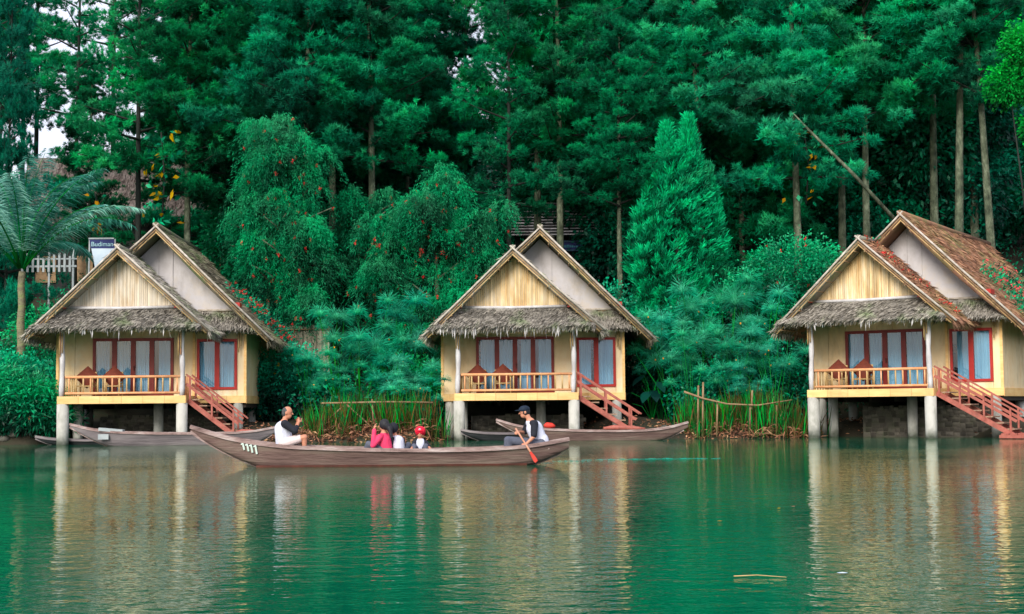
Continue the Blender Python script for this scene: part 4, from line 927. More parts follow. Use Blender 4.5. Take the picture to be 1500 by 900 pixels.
# ------------------------------------------------------------------ buildings deep in the trees
def lodge():
    Yd=70; a=at(10,320,Yd); b=at(345,318,Yd); r0=at(45,232,Yd+3.5); r1=at(300,238,Yd+3.5); g=G((a.x+b.x)/2,Yd)
    e=empty('thatched_lodge',((a.x+b.x)/2,Yd,g),0,'large brown thatched lodge half hidden by trees behind the left cottage','building')
    ox,oy=e.location.x,e.location.y; rng=np.random.default_rng(401); L=lambda p:(p[0]-ox,p[1]-oy,p[2]-g)
    thatch('roof',L(r0),L(r1),L(b),L(a),.25,M['farthatch'],e,rng,6000,500,.5,.5,.1)
    thatch('roof',L(r0),L(r1),L((b.x,Yd+7,b.z)),L((a.x,Yd+7,a.z)),.25,M['farthatch'],e,rng,1500,100,.5,.5,.1)
    mb=MB(); mb.box(L(a)[0]+.8,.8,-1,L(b)[0]-.8,6.2,L(a)[2]-.1); mb.build('wall',M['darkwall'],e)
    for k in range(6): x=L(a)[0]+1.2+k*1.8; mb=MB(); mb.box(x,.72,1.0,x+1.0,.79,2.3); mb.build('window',M['rafter'],e)
lodge()
def shingle_house():
    Yd=68; a=at(742,345,Yd); b=at(884,343,Yd); g=G((a.x+b.x)/2,Yd); e=empty('shingled_house',((a.x+b.x)/2,Yd,g),0,'house with a pale shingle roof glimpsed behind the middle cottage','building')
    ox=e.location.x; x0,x1=a.x-ox,b.x-ox; z0=a.z-g; rng=np.random.default_rng(402); mb=MB(); n=12
    for k in range(n):
        y=.0+k*.28; z=z0+k*.175; x=x0
        while x<x1:
            w=rng.uniform(.3,.6); xb=min(x+w,x1); mb.box(x+.008,y,z,xb-.008,y+.45,z+.055,rng.uniform(0,1)); x=xb
    mb.build('roof',M['shingle'],e)
    mb=MB(); mb.add([(x0,.05,z0-.04),(x1,.05,z0-.04),(x1,3.4,z0+2.03),(x0,3.4,z0+2.03)],[(0,1,2,3)]); mb.build('roof_boarding',M['darkwall'],e)
    mb=MB(); mb.box(x0+.4,.7,-1,x1-.4,5,z0-.02); mb.build('wall',M['darkwall'],e)
    p0,p1=at(812,354,Yd+.3),at(852,366,Yd+.3)
    sg=empty('framed_sign',(p0.x,Yd+.42,p1.z),0,'small dark sign in a blue frame under the shingle roof','sign'); w=p1.x-p0.x; h=p0.z-p1.z
    mb=MB(); mb.box(0,0,0,w,.05,h); mb.build('board',M['signnavy'],sg)
    mb=MB(); mb.box(-.05,-.03,-.05,w+.05,-.002,.02); mb.box(-.05,-.03,h-.02,w+.05,-.002,h+.05); mb.box(-.05,-.03,.022,.01,-.003,h-.022); mb.box(w-.01,-.03,.022,w+.05,-.003,h-.022); mb.build('sign_frame',M['signblue'],sg)
    mb=MB()
    x=.12
    while x<w-.2:
        q=rng.uniform(.05,.1); mb.box(x,-.012,h*.3,x+q,-.002,h*(.45+.2*rng.random())); x+=q+.03
    mb.build('lettering',M['signtextdim'],sg)
shingle_house()
# white banner with navy strip and lettering
Yd=60.5; p=[at(131,349,Yd),at(167,348,Yd),at(170,390,Yd),at(139,390,Yd)]
bn=empty('banner_sign',(p[3].x,Yd,G(p[3].x,Yd)),0,'white banner with a navy lettered strip above the left cottage roof','sign'); g=bn.location.z; ox=bn.location.x
mb=MB()
def Q(px,py,yy=0): v=at(px,py,Yd); return (v.x-ox,yy,v.z-g)
mb.add([Q(133,360),Q(168,360),Q(172,392),Q(139,392)],[(0,1,2,3)]); mb.build('panel',M['signwhite'],bn)
mb=MB(); mb.add([Q(131,351,-.01),Q(167,351,-.01),Q(168,364,-.01),Q(133,364,-.01)],[(0,1,2,3)]); mb.build('strip',M['signnavy'],bn)
mb=MB(); mb.beam(Q(130,349.7,-.01),Q(167,349.5,-.01),.05,.06); mb.beam(Q(131,350,.05),(Q(131,350,.05)[0]-.1,.05,-.3),.06,.06); mb.beam(Q(168,350,.05),(Q(168,350,.05)[0]+.1,.05,-.3),.06,.06); mb.build('support',M['whitepaint'],bn)
cu=bpy.data.curves.new('lettering','FONT'); cu.body='Budiman'; cu.size=.27; cu.extrude=.004; cu.align_x='CENTER'; cu.materials.append(M['signtext'])
o=bpy.data.objects.new('tmp',cu); COL.objects.link(o); dg=bpy.context.evaluated_depsgraph_get(); me=bpy.data.meshes.new_from_object(o.evaluated_get(dg)); bpy.data.objects.remove(o); o=link('lettering',me,bn); q=Q(150,361,-.03); o.location=q; o.rotation_euler=(R(90),0,0)
# white picket fence patches behind the palm
e=empty('picket_fence',(colx(30,60),60,0),0,'white slatted fence glimpsed through the palm fronds','fence')
mb=MB(); x=0
g=at(30,392,60).z
while x<2.2: mb.box(x,0,g-.2,x+.09,.03,g+.5+.1*math.sin(x*5)); x+=.22
mb.build('pickets',M['whitepaint'],e); mb=MB(); mb.box(-.1,.032,g,2.3,.06,g+.08); mb.box(-.1,.032,g+.32,2.3,.06,g+.38)
for x in (0,1.1,2.1): mb.box(x,.065,G(colx(30,60)+x,60)-.3,x+.08,.14,g+.8)
mb.build('fence_rail',M['whitepaint'],e)
# woven screen right of the left cottage
e=empty('bamboo_screen',(at(388,500,57.5).x,57.5,0),-.1,'tall upright bamboo screen right of the left cottage','screen')
mb=MB(); x=0; zt=at(430,478,57.5).z; rng=np.random.default_rng(77)
while x<2.6: w=rng.uniform(.05,.09); mb.box(x,rng.uniform(0,.02),.3,x+w-.006,.04,zt+rng.uniform(-.06,.04),rng.random()); x+=w
mb.build('slats',M['screen'],e); mb=MB(); mb.tube([(-.1,-.03,zt-.15),(2.7,-.03,zt-.15)],.03,6); mb.tube([(-.1,-.03,1.4),(2.7,-.03,1.4)],.03,6); mb.build('cross_pole',M['rafter'],e)

# ------------------------------------------------------------------ boats
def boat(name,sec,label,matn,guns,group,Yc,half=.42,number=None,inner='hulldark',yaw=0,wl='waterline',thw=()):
    """sec: list of (x, zkeel, zgunwale, halfwidth factor)"""
    x0=(sec[0][0]+sec[-1][0])/2; e=empty(name,(x0,Yc,0),yaw,label,'boat',group)
    xs_=[s[0]-x0 for s in sec]; N=46; X_=np.linspace(xs_[0],xs_[-1],N)
    zk=np.interp(X_,xs_,[s[1] for s in sec]); zg=np.interp(X_,xs_,[s[2] for s in sec]); hw=np.interp(X_,xs_,[s[3] for s in sec])*half
    for arr in (zk,zg,hw):
        a2=arr.copy(); 
        for _ in range(2): a2[1:-1]=(a2[:-2]+2*a2[1:-1]+a2[2:])/4
        arr[:]=a2
    def shell(off,zo):
        K=7; vs=[]
        for i in range(N):
            for s in range(-K,K+1):
                t=abs(s)/K; y=(hw[i]-off)*math.copysign(min(1,.62*min(1,t*2.2)+.38*max(0,(t-.35)/.65)),s) if s else 0
                z=zk[i]+zo+(zg[i]-zk[i]-zo)*max(0,(t-.35)/.65)**1.0
                vs.append((X_[i],y,z))
        K2=2*K+1; return vs,[(i*K2+s,(i+1)*K2+s,(i+1)*K2+s+1,i*K2+s+1) for i in range(N-1) for s in range(K2-1)]
    v,f=shell(0,0); mb=MB(); mb.add(v,f,.5,True); mb.add([v[k] for k in range(15)],[tuple(range(15))]); mb.add([v[-15+k] for k in range(15)],[tuple(range(15))[::-1]]); mb.build('hull',M[matn],e)
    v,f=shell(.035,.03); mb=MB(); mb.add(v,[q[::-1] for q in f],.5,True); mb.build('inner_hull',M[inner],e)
    for s in (-1,1):
        mb=MB(); 
        for i in range(N-1):
            mb.beam((X_[i],s*(hw[i]+.004),zg[i]+.01),(X_[i+1]+.004,s*(hw[i+1]+.004),zg[i+1]+.01),.05,.07,.5+.15*math.sin(i*.8))
        mb.build('gunwale',M[guns],e)
    if wl:
        ok=[i for i in range(N) if zk[i]<.02]
        for s in (-1,1):
            mb=MB()
            for i in ok[:-1]:
                def pt(i,z): t=.35+.65*(z-zk[i])/(zg[i]-zk[i]); return (X_[i],s*((hw[i])*(.62*1+.38*max(0,(t-.35)/.65))+.004),z)
                mb.add([pt(i,.0),pt(i+1,.0),pt(i+1,.035),pt(i,.035)],[(0,1,2,3)])
            mb.build('waterline_stripe',M[wl],e)
    # stem and stern posts
    for rg in (range(0,N//2),range(N//2,N-2)):
        mb=MB()
        for i in rg:
            if zk[i]>-.1: mb.beam((X_[i],0,zk[i]-.005),(X_[i+1],0,zk[i+1]-.005),.05,.05)
        if mb.v: mb.build('stem_post',M[guns],e)
    for tx in thw:
        i=int(np.argmin(abs(X_-(tx-x0)))); mb=MB(); mb.box(X_[i]-.11,-hw[i]*.80,zg[i]-.10,X_[i]+.11,hw[i]*.80,zg[i]-.065); mb.build('thwart',M['gunwale'],e)
    return e
def bx_(px,Yd): return (px-750)/F*Yd/math.cos(PITCH)*1.0025
YB=28.4
def zz(py,px,Yd):  # height of photo row at depth
    return at(px,py,Yd).z
S=[(279,.70,626),(300,.50,633),(340,.22,644),(385,-.03,651),(430,-.12,655.5),(520,-.16,658.5),(620,-.16,660),(700,-.14,659),(760,-.06,655.5),(785,.02,652.5),(812,.16,648),(833,.30,644)]
wf=[.03,.16,.42,.66,.85,1,1,.97,.82,.70,.50,.30]
sec=[(at(px,650,YB).x,zk,zz(pg,px,YB),w) for (px,zk,pg),w in zip(S,wf)]
main_boat=boat('rowing_canoe',sec,'long wooden canoe with painted digits carrying five people','hull','gunwale','long wooden canoes',YB,.43,thw=(at(418,650,YB).x,at(500,650,YB).x,at(690,650,YB).x,at(790,650,YB).x))
# painted number 1111 on bow side
mb=MB(); x0=main_boat.location.x
for k,px in enumerate((354,360.5,366.5,373)):
    ytop=649.5+k*1.1; ybot=659.5+k*2.0
    a=at(px,ytop,YB-.36); b=at(px+1.8,ybot,YB-.36)
    zk_=np.interp(a.x,[s[0] for s in sec],[s[1] for s in sec]); zg_=np.interp(a.x,[s[0] for s in sec],[s[2] for s in sec]); hw_=np.interp(a.x,[s[0] for s in sec],[s[3] for s in sec])*.43
    def yv(z): t=min(1,max(0,(z-zk_)/(zg_-zk_))); return -(hw_*(.62+.38*t)+.028)
    mb.beam((a.x-x0,yv(a.z),a.z),(b.x-x0,yv(b.z),b.z),.034,.012,up=(0,1,0)); mb.beam((a.x-x0-.035,yv(a.z-.03),a.z-.025),(a.x-x0+.005,yv(a.z),a.z-.005),.024,.012,up=(0,1,0))
mb.build('digits',M['paintwhite'],main_boat)

def moored(lst,Yd,label,mt,gn,half,wf,thw=(),yaw=0):
    sec=[(at(px,640,Yd).x,zk,zz(pg,px,Yd),w) for (px,zk,pg),w in zip(lst,wf)]
    return boat('moored_canoe',sec,label,mt,gn,'long wooden canoes',Yd,half,wl=None,thw=[at(t,640,Yd).x for t in thw])
w10=[.03,.3,.65,.9,1,1,.9,.65,.3,.05]
moored([(102,.62,622),(125,.32,628),(150,.06,632),(175,-.08,634),(230,-.1,635.5),(300,-.1,635.5),(345,-.08,634.5),(372,.02,632.5),(392,.22,629),(405,.42,626)],47.4,'grey wooden canoe moored under the left cottage with a plank on its bow','hullgrey','gunwale',.40,w10,(160,300))
moored([(727,.66,615),(748,.40,622),(772,.12,627),(800,-.06,629.5),(850,-.1,631.5),(900,-.1,632),(945,-.08,631),(975,.03,628),(995,.25,623),(1008,.42,619)],48.6,'wooden canoe moored right of the middle cottage pier with a red bundle','hull','gunwale',.40,w10,(800,900,965))
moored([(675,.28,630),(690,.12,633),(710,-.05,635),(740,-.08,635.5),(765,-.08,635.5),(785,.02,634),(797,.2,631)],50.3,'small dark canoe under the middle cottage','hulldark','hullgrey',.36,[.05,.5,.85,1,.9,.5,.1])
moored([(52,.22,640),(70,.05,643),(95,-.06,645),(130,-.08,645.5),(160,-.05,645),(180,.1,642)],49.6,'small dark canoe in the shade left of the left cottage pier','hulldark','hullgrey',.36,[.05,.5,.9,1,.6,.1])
# bundles lying in the moored boats
def bundle(px0,px1,py,Yd,label,mat,h=.10,cat='bundle'):
    a=at(px0,py,Yd); b=at(px1,py,Yd); mb=MB(); mb.tube([(a.x,Yd,a.z),(a.x*.75+b.x*.25,Yd+.02,a.z+.03),(a.x*.3+b.x*.7,Yd-.02,b.z+.02),(b.x,Yd,b.z-.01)],[h*.5,h,h*.9,h*.45],9); return tag(mb.build('cloth_bundle' if cat=='bundle' else 'plank',M[mat]),label,cat)
bundle(797,813,624.5,48.6,'rolled red cloth lying in the canoe behind the rower','vest')
bundle(884,945,628,48.6,'long pink bundle lying in the canoe by the middle stairs','pinkwood',.09)
bundle(345,383,634.0,47.6,'pink cloth bundle at the right end of the grey canoe','pinkwood',.09)
a=at(146,629,47.2); b=at(181,632,47.2); mb=MB(); mb.beam((a.x,47.2,a.z),(b.x,47.2,b.z),.3,.10); tag(mb.build('plank',M['whitepaint']),'pale plank resting across the bow of the grey canoe','plank')
a=at(153,640,47.0); mb=MB(); mb.box(a.x-.22,47.03,a.z-.09,a.x+.12,47.05,a.z+.08); 
o=mb.build('hull_patch',M['whitepaint'],None); bo=[q for q in bpy.data.objects if q.name.startswith('moored_canoe')][0]; o.parent=bo; o.location=(-bo.location.x,-bo.location.y,-bo.location.z)

# ------------------------------------------------------------------ people
def capsule(mb,p,q,r0,r1,n=12):
    p,q=Vector(p),Vector(q); d=(q-p); L=d.length; d=d.normalized() if L>1e-6 else Vector((0,0,1)); ref=Vector((0,0,1)) if abs(d.z)<.9 else Vector((0,1,0)); a=d.cross(ref).normalized(); b=a.cross(d)
    pts=[]
    for k in range(1,5): t=math.pi/2*k/5; pts.append((p-d*r0*math.cos(t),r0*math.sin(t)))
    pts+=[(p,r0),(q,r1)]
    for k in range(4,0,-1): t=math.pi/2*k/5; pts.append((q+d*r1*math.cos(t),r1*math.sin(t)))
    vs=[p-d*r0]
    for c,r in pts: vs+=[c+(a*math.cos(t)+b*math.sin(t))*r for t in (2*math.pi*j/n for j in range(n))]
    vs.append(q+d*r1); m=len(pts); fs=[(0,1+(j+1)%n,1+j) for j in range(n)]
    fs+=[(1+i*n+j,1+i*n+(j+1)%n,1+(i+1)*n+(j+1)%n,1+(i+1)*n+j) for i in range(m-1) for j in range(n)]
    l=len(vs)-1; fs+=[(l,1+(m-1)*n+j,1+(m-1)*n+(j+1)%n) for j in range(n)]; mb.add(vs,fs,.5,True)
def ellips(mb,c,r,rot=None,n=14,m=10):
    c=Vector(c); vs=[];fs=[]
    for i in range(m+1):
        for j in range(n):
            th=math.pi*i/m; ph=2*math.pi*j/n; v=Vector((math.sin(th)*math.cos(ph)*r[0],math.sin(th)*math.sin(ph)*r[1],math.cos(th)*r[2])); vs.append(c+(rot@v if rot else v))
    fs=[(i*n+j,(i+1)*n+j,(i+1)*n+(j+1)%n,i*n+(j+1)%n) for i in range(m) for j in range(n)]; mb.add(vs,fs,.5,True)
def fuse(mb,name,mat,parent,voxel=.011,smooth=3):
    o=mb.build('tmp',mat); md=o.modifiers.new('r','REMESH'); md.mode='VOXEL'; md.voxel_size=voxel; md.use_smooth_shade=True
    if smooth: s=o.modifiers.new('s','SMOOTH'); s.iterations=smooth; s.factor=.5
    dg=bpy.context.evaluated_depsgraph_get(); dg.update(); me=bpy.data.meshes.new_from_object(o.evaluated_get(dg)); me.name=name
    old=o.data; bpy.data.objects.remove(o); bpy.data.meshes.remove(old); me.materials.clear(); me.materials.append(mat)
    return link(name,me,parent)
def face_axes(fwd,tilt=0):
    f=Vector(fwd).normalized(); s=f.cross(Vector((0,0,1))).normalized(); f=(f*math.cos(tilt)+Vector((0,0,1))*math.sin(tilt)).normalized(); u=s.cross(f); return f,s,u
def head(mb,c,fwd,k=1.0,tilt=0):
    f,s,u=face_axes(fwd,tilt); c=Vector(c); rot=Matrix((f,s,u)).transposed()
    ellips(mb,c+u*.02*k,(.098*k,.076*k,.105*k),rot); ellips(mb,c+f*.025*k-u*.055*k,(.065*k,.055*k,.062*k),rot)
    capsule(mb,c+f*.09*k+u*.0*k,c+f*.112*k-u*.022*k,.010*k,.015*k,8)              # nose
    capsule(mb,c+f*.078*k-s*.022*k-u*.055*k,c+f*.078*k+s*.022*k-u*.055*k,.010*k,.010*k,8)  # lips
    capsule(mb,c+f*.078*k-s*.035*k+u*.028*k,c+f*.078*k+s*.035*k+u*.028*k,.012*k,.012*k,8)  # brow
    for q in (-1,1): ellips(mb,c+s*.076*k*q-u*.005*k-f*.005*k,(.02*k,.010*k,.032*k),rot,8,6)
    return f,s,u,rot
def eyes(parent,c,f,s,u,k=1.0):
    for q in (-1,1):
        mb=MB(); ellips(mb,Vector(c)+f*.085*k+s*.030*k*q+u*.008*k,(.009*k,.012*k,.008*k),Matrix((f,s,u)).transposed(),8,6); mb.build('eye',M['hair'],parent)
def hand(mb,w,d,n,k=1.0,curl=.9):
    """w wrist, d pointing dir, n palm normal (fingers curl towards n)"""
    w,d,n=Vector(w),Vector(d).normalized(),Vector(n).normalized(); s=d.cross(n).normalized(); n=s.cross(d)
    capsule(mb,w,w+d*.045*k,.024*k,.026*k,8)
    for j,(o,L) in enumerate(((-.030,.075),(-.010,.085),(.010,.080),(.030,.062))):
        p=w+d*.06*k+s*o*k; L*=k; q=p+(d*math.cos(curl*.4)+n*math.sin(curl*.4))*L*.45; r=q+(d*math.cos(curl*1.5)+n*math.sin(curl*1.5))*L*.35; t=r+(d*math.cos(curl*2.4)+n*math.sin(curl*2.4))*L*.25
        capsule(mb,w+d*.02*k+s*o*.7*k,p,.013*k,.011*k,8); capsule(mb,p,q,.0105*k,.0095*k,8); capsule(mb,q,r,.0095*k,.0085*k,8); capsule(mb,r,t,.0085*k,.007*k,8)
    p=w+d*.025*k-s*.022*k; q=p+(-s*.6+d*.6+n*.4).normalized()*.035*k; t=q+(d*.7+n*.7-s*.1).normalized()*.03*k; capsule(mb,p,q,.013*k,.011*k,8); capsule(mb,q,t,.011*k,.009*k,8)

def pt(px,py,dy=0): v=at(px,py,YB+dy); return v
# --- rower at the stern, facing left
def rower():
    e=empty('person',(pt(790,652).x,YB,.30),0,'man in a navy cap and black sleeved white shirt paddling at the stern','person')
    o=e.location; L=lambda px,py,dy=0:pt(px,py,dy)-o
    hip=L(791,650); chest=L(783,628); neck=L(777,614); hd=L(768.5,604)
    shN=L(783,621,-.19); shF=L(774,621,.19); elN=L(782,640,-.27); haN=L(770.5,651,-.30); elF=L(768,634,.22); haF=L(759,633,-.02)
    kN=L(747,646,-.14); kF=L(744,645,.14); fN=L(745,661,-.13); fF=L(742,661,.13)
    b=MB(); capsule(b,hip,chest,.13,.145); capsule(b,chest,neck-Vector((0,0,.06)),.145,.09); capsule(b,shN,shF,.065,.065); capsule(b,neck-Vector((0,0,.05)),neck+(hd-neck)*.7,.055,.05)
    f,s,u,rot=head(b,hd,(-1,-.12,0),1.0,-.10)
    for a,c_,h in ((shN,elN,haN),(shF,elF,haF)): capsule(b,a,c_,.052,.040); capsule(b,c_,h,.040,.026)
    pa=(haF-haN).normalized()
    hand(b,haN,(haN-elN)*.4+Vector((-.1,-.05,-.05)),(-.3,.8,-.2),1,.9); hand(b,haF,(haF-elF).normalized()*.5+Vector((0,-.3,.0)),(-.2,-.2,-.9),1,.9)
    for q,k_,ft in ((-.09,kN,fN),(.09,kF,fF)):
        h_=hip+Vector((0,q,0)); capsule(b,h_,k_,.085,.058); capsule(b,k_,ft,.055,.036); capsule(b,ft,ft+Vector((-.16,0,-.03)),.036,.026)
    body=fuse(b,'body',M['skin'],e,.009,2); eyes(e,hd,f,s,u)
    c=MB(); capsule(c,hip+Vector((.01,0,.0)),chest,.155,.165); capsule(c,chest,neck-Vector((0,0,.075)),.165,.095); capsule(c,hip+Vector((.03,0,-.03)),hip+Vector((.02,0,.06)),.16,.155); fuse(c,'shirt',M['white'],e,.012,2)
    for nm,a,c_ in (('sleeve',shN,elN),('sleeve',shF,elF)):
        m_=MB(); capsule(m_,neck*.55+a*.45-Vector((0,0,.035)),a,.06,.078); capsule(m_,a,a+(c_-a)*.86,.078,.066); fuse(m_,'sleeve',M['black'],e,.011,2)
    t=MB()
    for q,k_,ft in ((-.09,kN,fN),(.09,kF,fF)):
        h_=hip+Vector((0,q,-.02)); capsule(t,h_,k_,.115,.080); capsule(t,k_,ft,.078,.060)
    capsule(t,hip+Vector((0,-.08,-.01)),hip+Vector((0,.08,-.01)),.13,.13); fuse(t,'trousers',M['trouser'],e,.012,2)
    h_=MB(); ellips(h_,hd-f*.012+u*.012,(.100,.081,.098),rot); hm=fuse(h_,'hair',M['hair'],e,.012,1)
    h_=MB(); ellips(h_,hd+u*.055,(.112,.09,.075),rot); 
    br=MB(); ellips(h_,hd+f*.125+u*.048,(.075,.07,.010),rot); fuse(h_,'cap',M['navy'],e,.008,2)
    p0=pt(755.5,628,-.05); p1=pt(770,651,-.33); dd=(p1-p0).normalized(); p2=pt(786,677,-.62); pm=p1+(p2-p1)*.45
    pd=empty('paddle',p0,0,'wooden paddle with a red blade held by the rower','paddle')
    m_=MB(); m_.tube([(0,0,0),p1-p0,pm-p0],[.02,.018,.022],8); m_.build('shaft',M['paddle'],pd)
    m_=MB(); q=pm-p0; r=p2-p0; n_=(r-q).normalized(); sd=n_.cross(Vector((0,1,.4))).normalized(); 
    vs=[];rows=[(0,.02),(.15,.024),(.45,.034),(.8,.040),(1.0,.03)]
    for tt,w in rows:
        c0=q+(r-q)*tt; nn_=n_.cross(sd)*.009; vs+=[c0-sd*w-nn_,c0+sd*w-nn_,c0+sd*w+nn_,c0-sd*w+nn_]
    fs=[(i*4+j,i*4+(j+1)%4,(i+1)*4+(j+1)%4,(i+1)*4+j) for i in range(4) for j in range(4)]+[(0,3,2,1),(16,17,18,19)]; m_.add(vs,fs); m_.build('blade',M['paddlered'],pd)
rower()
def phone_man():
    e=empty('person',(pt(416,651).x,YB,.32),0,'man with short greying hair sitting at the bow and holding up a phone','person')
    o=e.location; L=lambda px,py,dy=0:pt(px,py,dy)-o
    hip=L(417,648); chest=L(414.5,629); neck=L(416,616); hd=L(421,605)
    shN=L(417,621,-.19); shF=L(418,621,.19); elN=L(432,632,-.20); haN=L(437.5,619,-.06); elF=L(431,633,.17); haF=L(436,619,.07)
    kN=L(446,641,-.13); kF=L(445,642,.13); fN=L(446,661,-.12); fF=L(445,661,.12)
    b=MB(); capsule(b,hip,chest,.14,.15); capsule(b,chest,neck-Vector((0,0,.06)),.15,.09); capsule(b,shN,shF,.065,.065); capsule(b,neck-Vector((0,0,.05)),neck+(hd-neck)*.7,.058,.052)
    f,s,u,rot=head(b,hd,(1,-.10,0),1.0,-.05)
    for a,c_,h in ((shN,elN,haN),(shF,elF,haF)): capsule(b,a,c_,.052,.042); capsule(b,c_,h,.040,.026); hand(b,h,(h-c_)*.8+Vector((.02,0,.05)),(.1,-1 if a is shF else 1,.0),1,.55)
    for q,k_,ft in ((-.09,kN,fN),(.09,kF,fF)):
        h_=hip+Vector((0,q,-.02)); capsule(b,h_,k_,.09,.062); capsule(b,k_,ft,.058,.038); capsule(b,ft,ft+Vector((.17,0,-.02)),.036,.026)
    fuse(b,'body',M['skin'],e,.009,2); eyes(e,hd,f,s,u)
    c=MB(); capsule(c,hip+Vector((-.01,0,-.02)),chest,.165,.168); capsule(c,chest,neck-Vector((0,0,.075)),.168,.095); capsule(c,hip+Vector((.05,0,-.03)),hip+Vector((.1,0,0)),.14,.12); fuse(c,'shirt',M['white'],e,.012,2)
    for a,c_,h in ((shN,elN,haN),(shF,elF,haF)):
        m_=MB(); capsule(m_,neck*.5+a*.5-Vector((0,0,.04)),a,.062,.080); capsule(m_,a,c_,.080,.062); capsule(m_,c_,c_+(h-c_)*.45,.062,.05); fuse(m_,'sleeve',M['black'],e,.011,2)
    t=MB()
    for q,k_ in ((-.09,kN),(.09,kF)):
        h_=hip+Vector((0,q,-.02)); capsule(t,h_,h_+(k_-h_)*.72,.112,.088)
    fuse(t,'shorts',M['shorts'],e,.012,2)
    h_=MB(); ellips(h_,hd-f*.022+u*.022,(.094,.080,.092),rot); ellips(h_,hd-f*.05-u*.02,(.06,.072,.07),rot); fuse(h_,'hair',M['greyhair'],e,.010,2)
    m_=MB(); p=(haN+haF)/2+Vector((.045,0,.085)); m_.box(p.x-.006,p.y-.075,p.z-.04,p.x+.006,p.y+.075,p.z+.04); ob=m_.build('phone',M['phone']); ob.location=o; tag(ob,'dark phone held up by the man at the bow','phone')
phone_man()
def seated(cat_label,hip,chest,neck,hd,fwd,k,tops,arms,sl,head_cover,cover,voxel=.010,legs=True,hair='hair'):
    o=Vector((hip[0],YB+hip[2],.0)); e=empty('person',o,0,cat_label,'person'); L=lambda p:pt(p[0],p[1],p[2])-o
    hip,chest,neck,hd=map(L,(hip,chest,neck,hd)); return e,o,L,hip,chest,neck,hd
def passenger(label,hip,chest,neck,hd,fwd,k,arms,shirt,sleeve,cover,seat_off=(-.35,0)):
    P0=pt(*hip); o=Vector((P0.x,P0.y,.06)); e=empty('person',o,0,label,'person'); L=lambda p:pt(*p)-o
    hip,chest,neck,hd=[L(p) for p in (hip,chest,neck,hd)]; b=MB(); V=Vector
    capsule(b,hip,chest,.11*k,.12*k); capsule(b,chest,neck-V((0,0,.05*k)),.12*k,.075*k); capsule(b,neck-V((0,0,.04)),neck+(hd-neck)*.7,.045*k,.042*k)
    f,s,u,rot=head(b,hd,fwd,k); sh=[]
    fw=V(fwd).normalized(); sd=V((fw.y,-fw.x,0))
    for q in (-1,1): 
        h_=hip+sd*q*.08*k; kn=h_+V((seat_off[0]*k,seat_off[1]*k,.16*k))+sd*q*.05; ft=kn+V((seat_off[0]*.3,seat_off[1]*.3,-.2*k)); capsule(b,h_,kn,.075*k,.052*k); capsule(b,kn,ft,.05*k,.035*k); capsule(b,ft,ft+V((seat_off[0],seat_off[1],0)).normalized()*.12*k,.032*k,.024*k)
    for a,c_,h,nn_ in arms:
        a,c_,h=L(a),L(c_),L(h); sh.append((a,c_,h)); capsule(b,chest+(a-chest)*.5,a,.055*k,.05*k); capsule(b,a,c_,.045*k,.036*k); capsule(b,c_,h,.034*k,.023*k); hand(b,h,(h-c_),nn_,k*.95,.5)
    fuse(b,'body',M['skin'],e,.008,2); eyes(e,hd,f,s,u,k)
    c=MB(); capsule(c,hip,chest,.135*k,.138*k); capsule(c,chest,neck-V((0,0,.06*k)),.138*k,.08*k); fuse(c,'shirt',M[shirt],e,.011,2)
    for a,c_,h in sh:
        m_=MB(); capsule(m_,chest+(a-chest)*.55+V((0,0,.04*k)),a,.062*k,.068*k); capsule(m_,a,c_,.068*k,.056*k)
        if sleeve[1]>0: capsule(m_,c_,c_+(h-c_)*sleeve[1],.055*k,.045*k)
        fuse(m_,'sleeve',M[sleeve[0]],e,.010,2)
    t=MB()
    for q in (-1,1):
        h_=hip+sd*q*.08*k; kn=h_+V((seat_off[0]*k,seat_off[1]*k,.16*k))+sd*q*.05; ft=kn+V((seat_off[0]*.3,seat_off[1]*.3,-.2*k)); capsule(t,h_,kn,.095*k,.068*k); capsule(t,kn,ft,.066*k,.05*k)
    fuse(t,'trousers',M['trouser'],e,.012,2)
    cover(e,hd,f,s,u,rot,k,neck,chest,L)
    return e
def girl_cover(e,hd,f,s,u,rot,k,neck,chest,L):
    h=MB(); ellips(h,hd-f*.018+u*.02,(.112*k,.096*k,.116*k),rot); capsule(h,hd-f*.06,L((571,628,-.05)),.08*k,.07*k); capsule(h,L((571,628,-.08)),L((573.5,641,-.12)),.055,.028); fuse(h,'hair',M['hair'],e,.010,2)
passenger('girl in a hot pink hooded top with long black hair touching her face',(566,662,-.02),(563,645,-.02),(562,633,-.02),(562,623.5,-.02),(-.9,.45,0),.96,
 [((556,641,-.15),(546.5,653,-.22),(548.5,629,-.16),(.8,.2,0)),((572,640,.12),(572,654,.16),(560,662,.18),(0,0,-1))],'pinkcloth',('pinkcloth',.92),girl_cover,(-.3,.1))
def scarf(e,hd,f,s,u,rot,k,neck,chest,L):
    h=MB(); ellips(h,hd-f*.02+u*.01,(.115*k,.105*k,.122*k),rot); capsule(h,hd-u*.05,neck-u*.03,.085*k,.075*k) if False else None
    fuse(h,'headscarf',M['black'],e,.010,2)
passenger('child in a black head covering and white blue shirt seated behind the pink girl',(585,663,.10),(583,647,.10),(579,637,.10),(577,627.5,.10),(.3,.95,0),.88,
 [((575,645,.06),(571,655,.05),(566,660,.2),(0,0,-1)),((589,645,.16),(591,656,.2),(585,661,.3),(0,0,-1))],'white',('black',.0),scarf,(.05,.35))
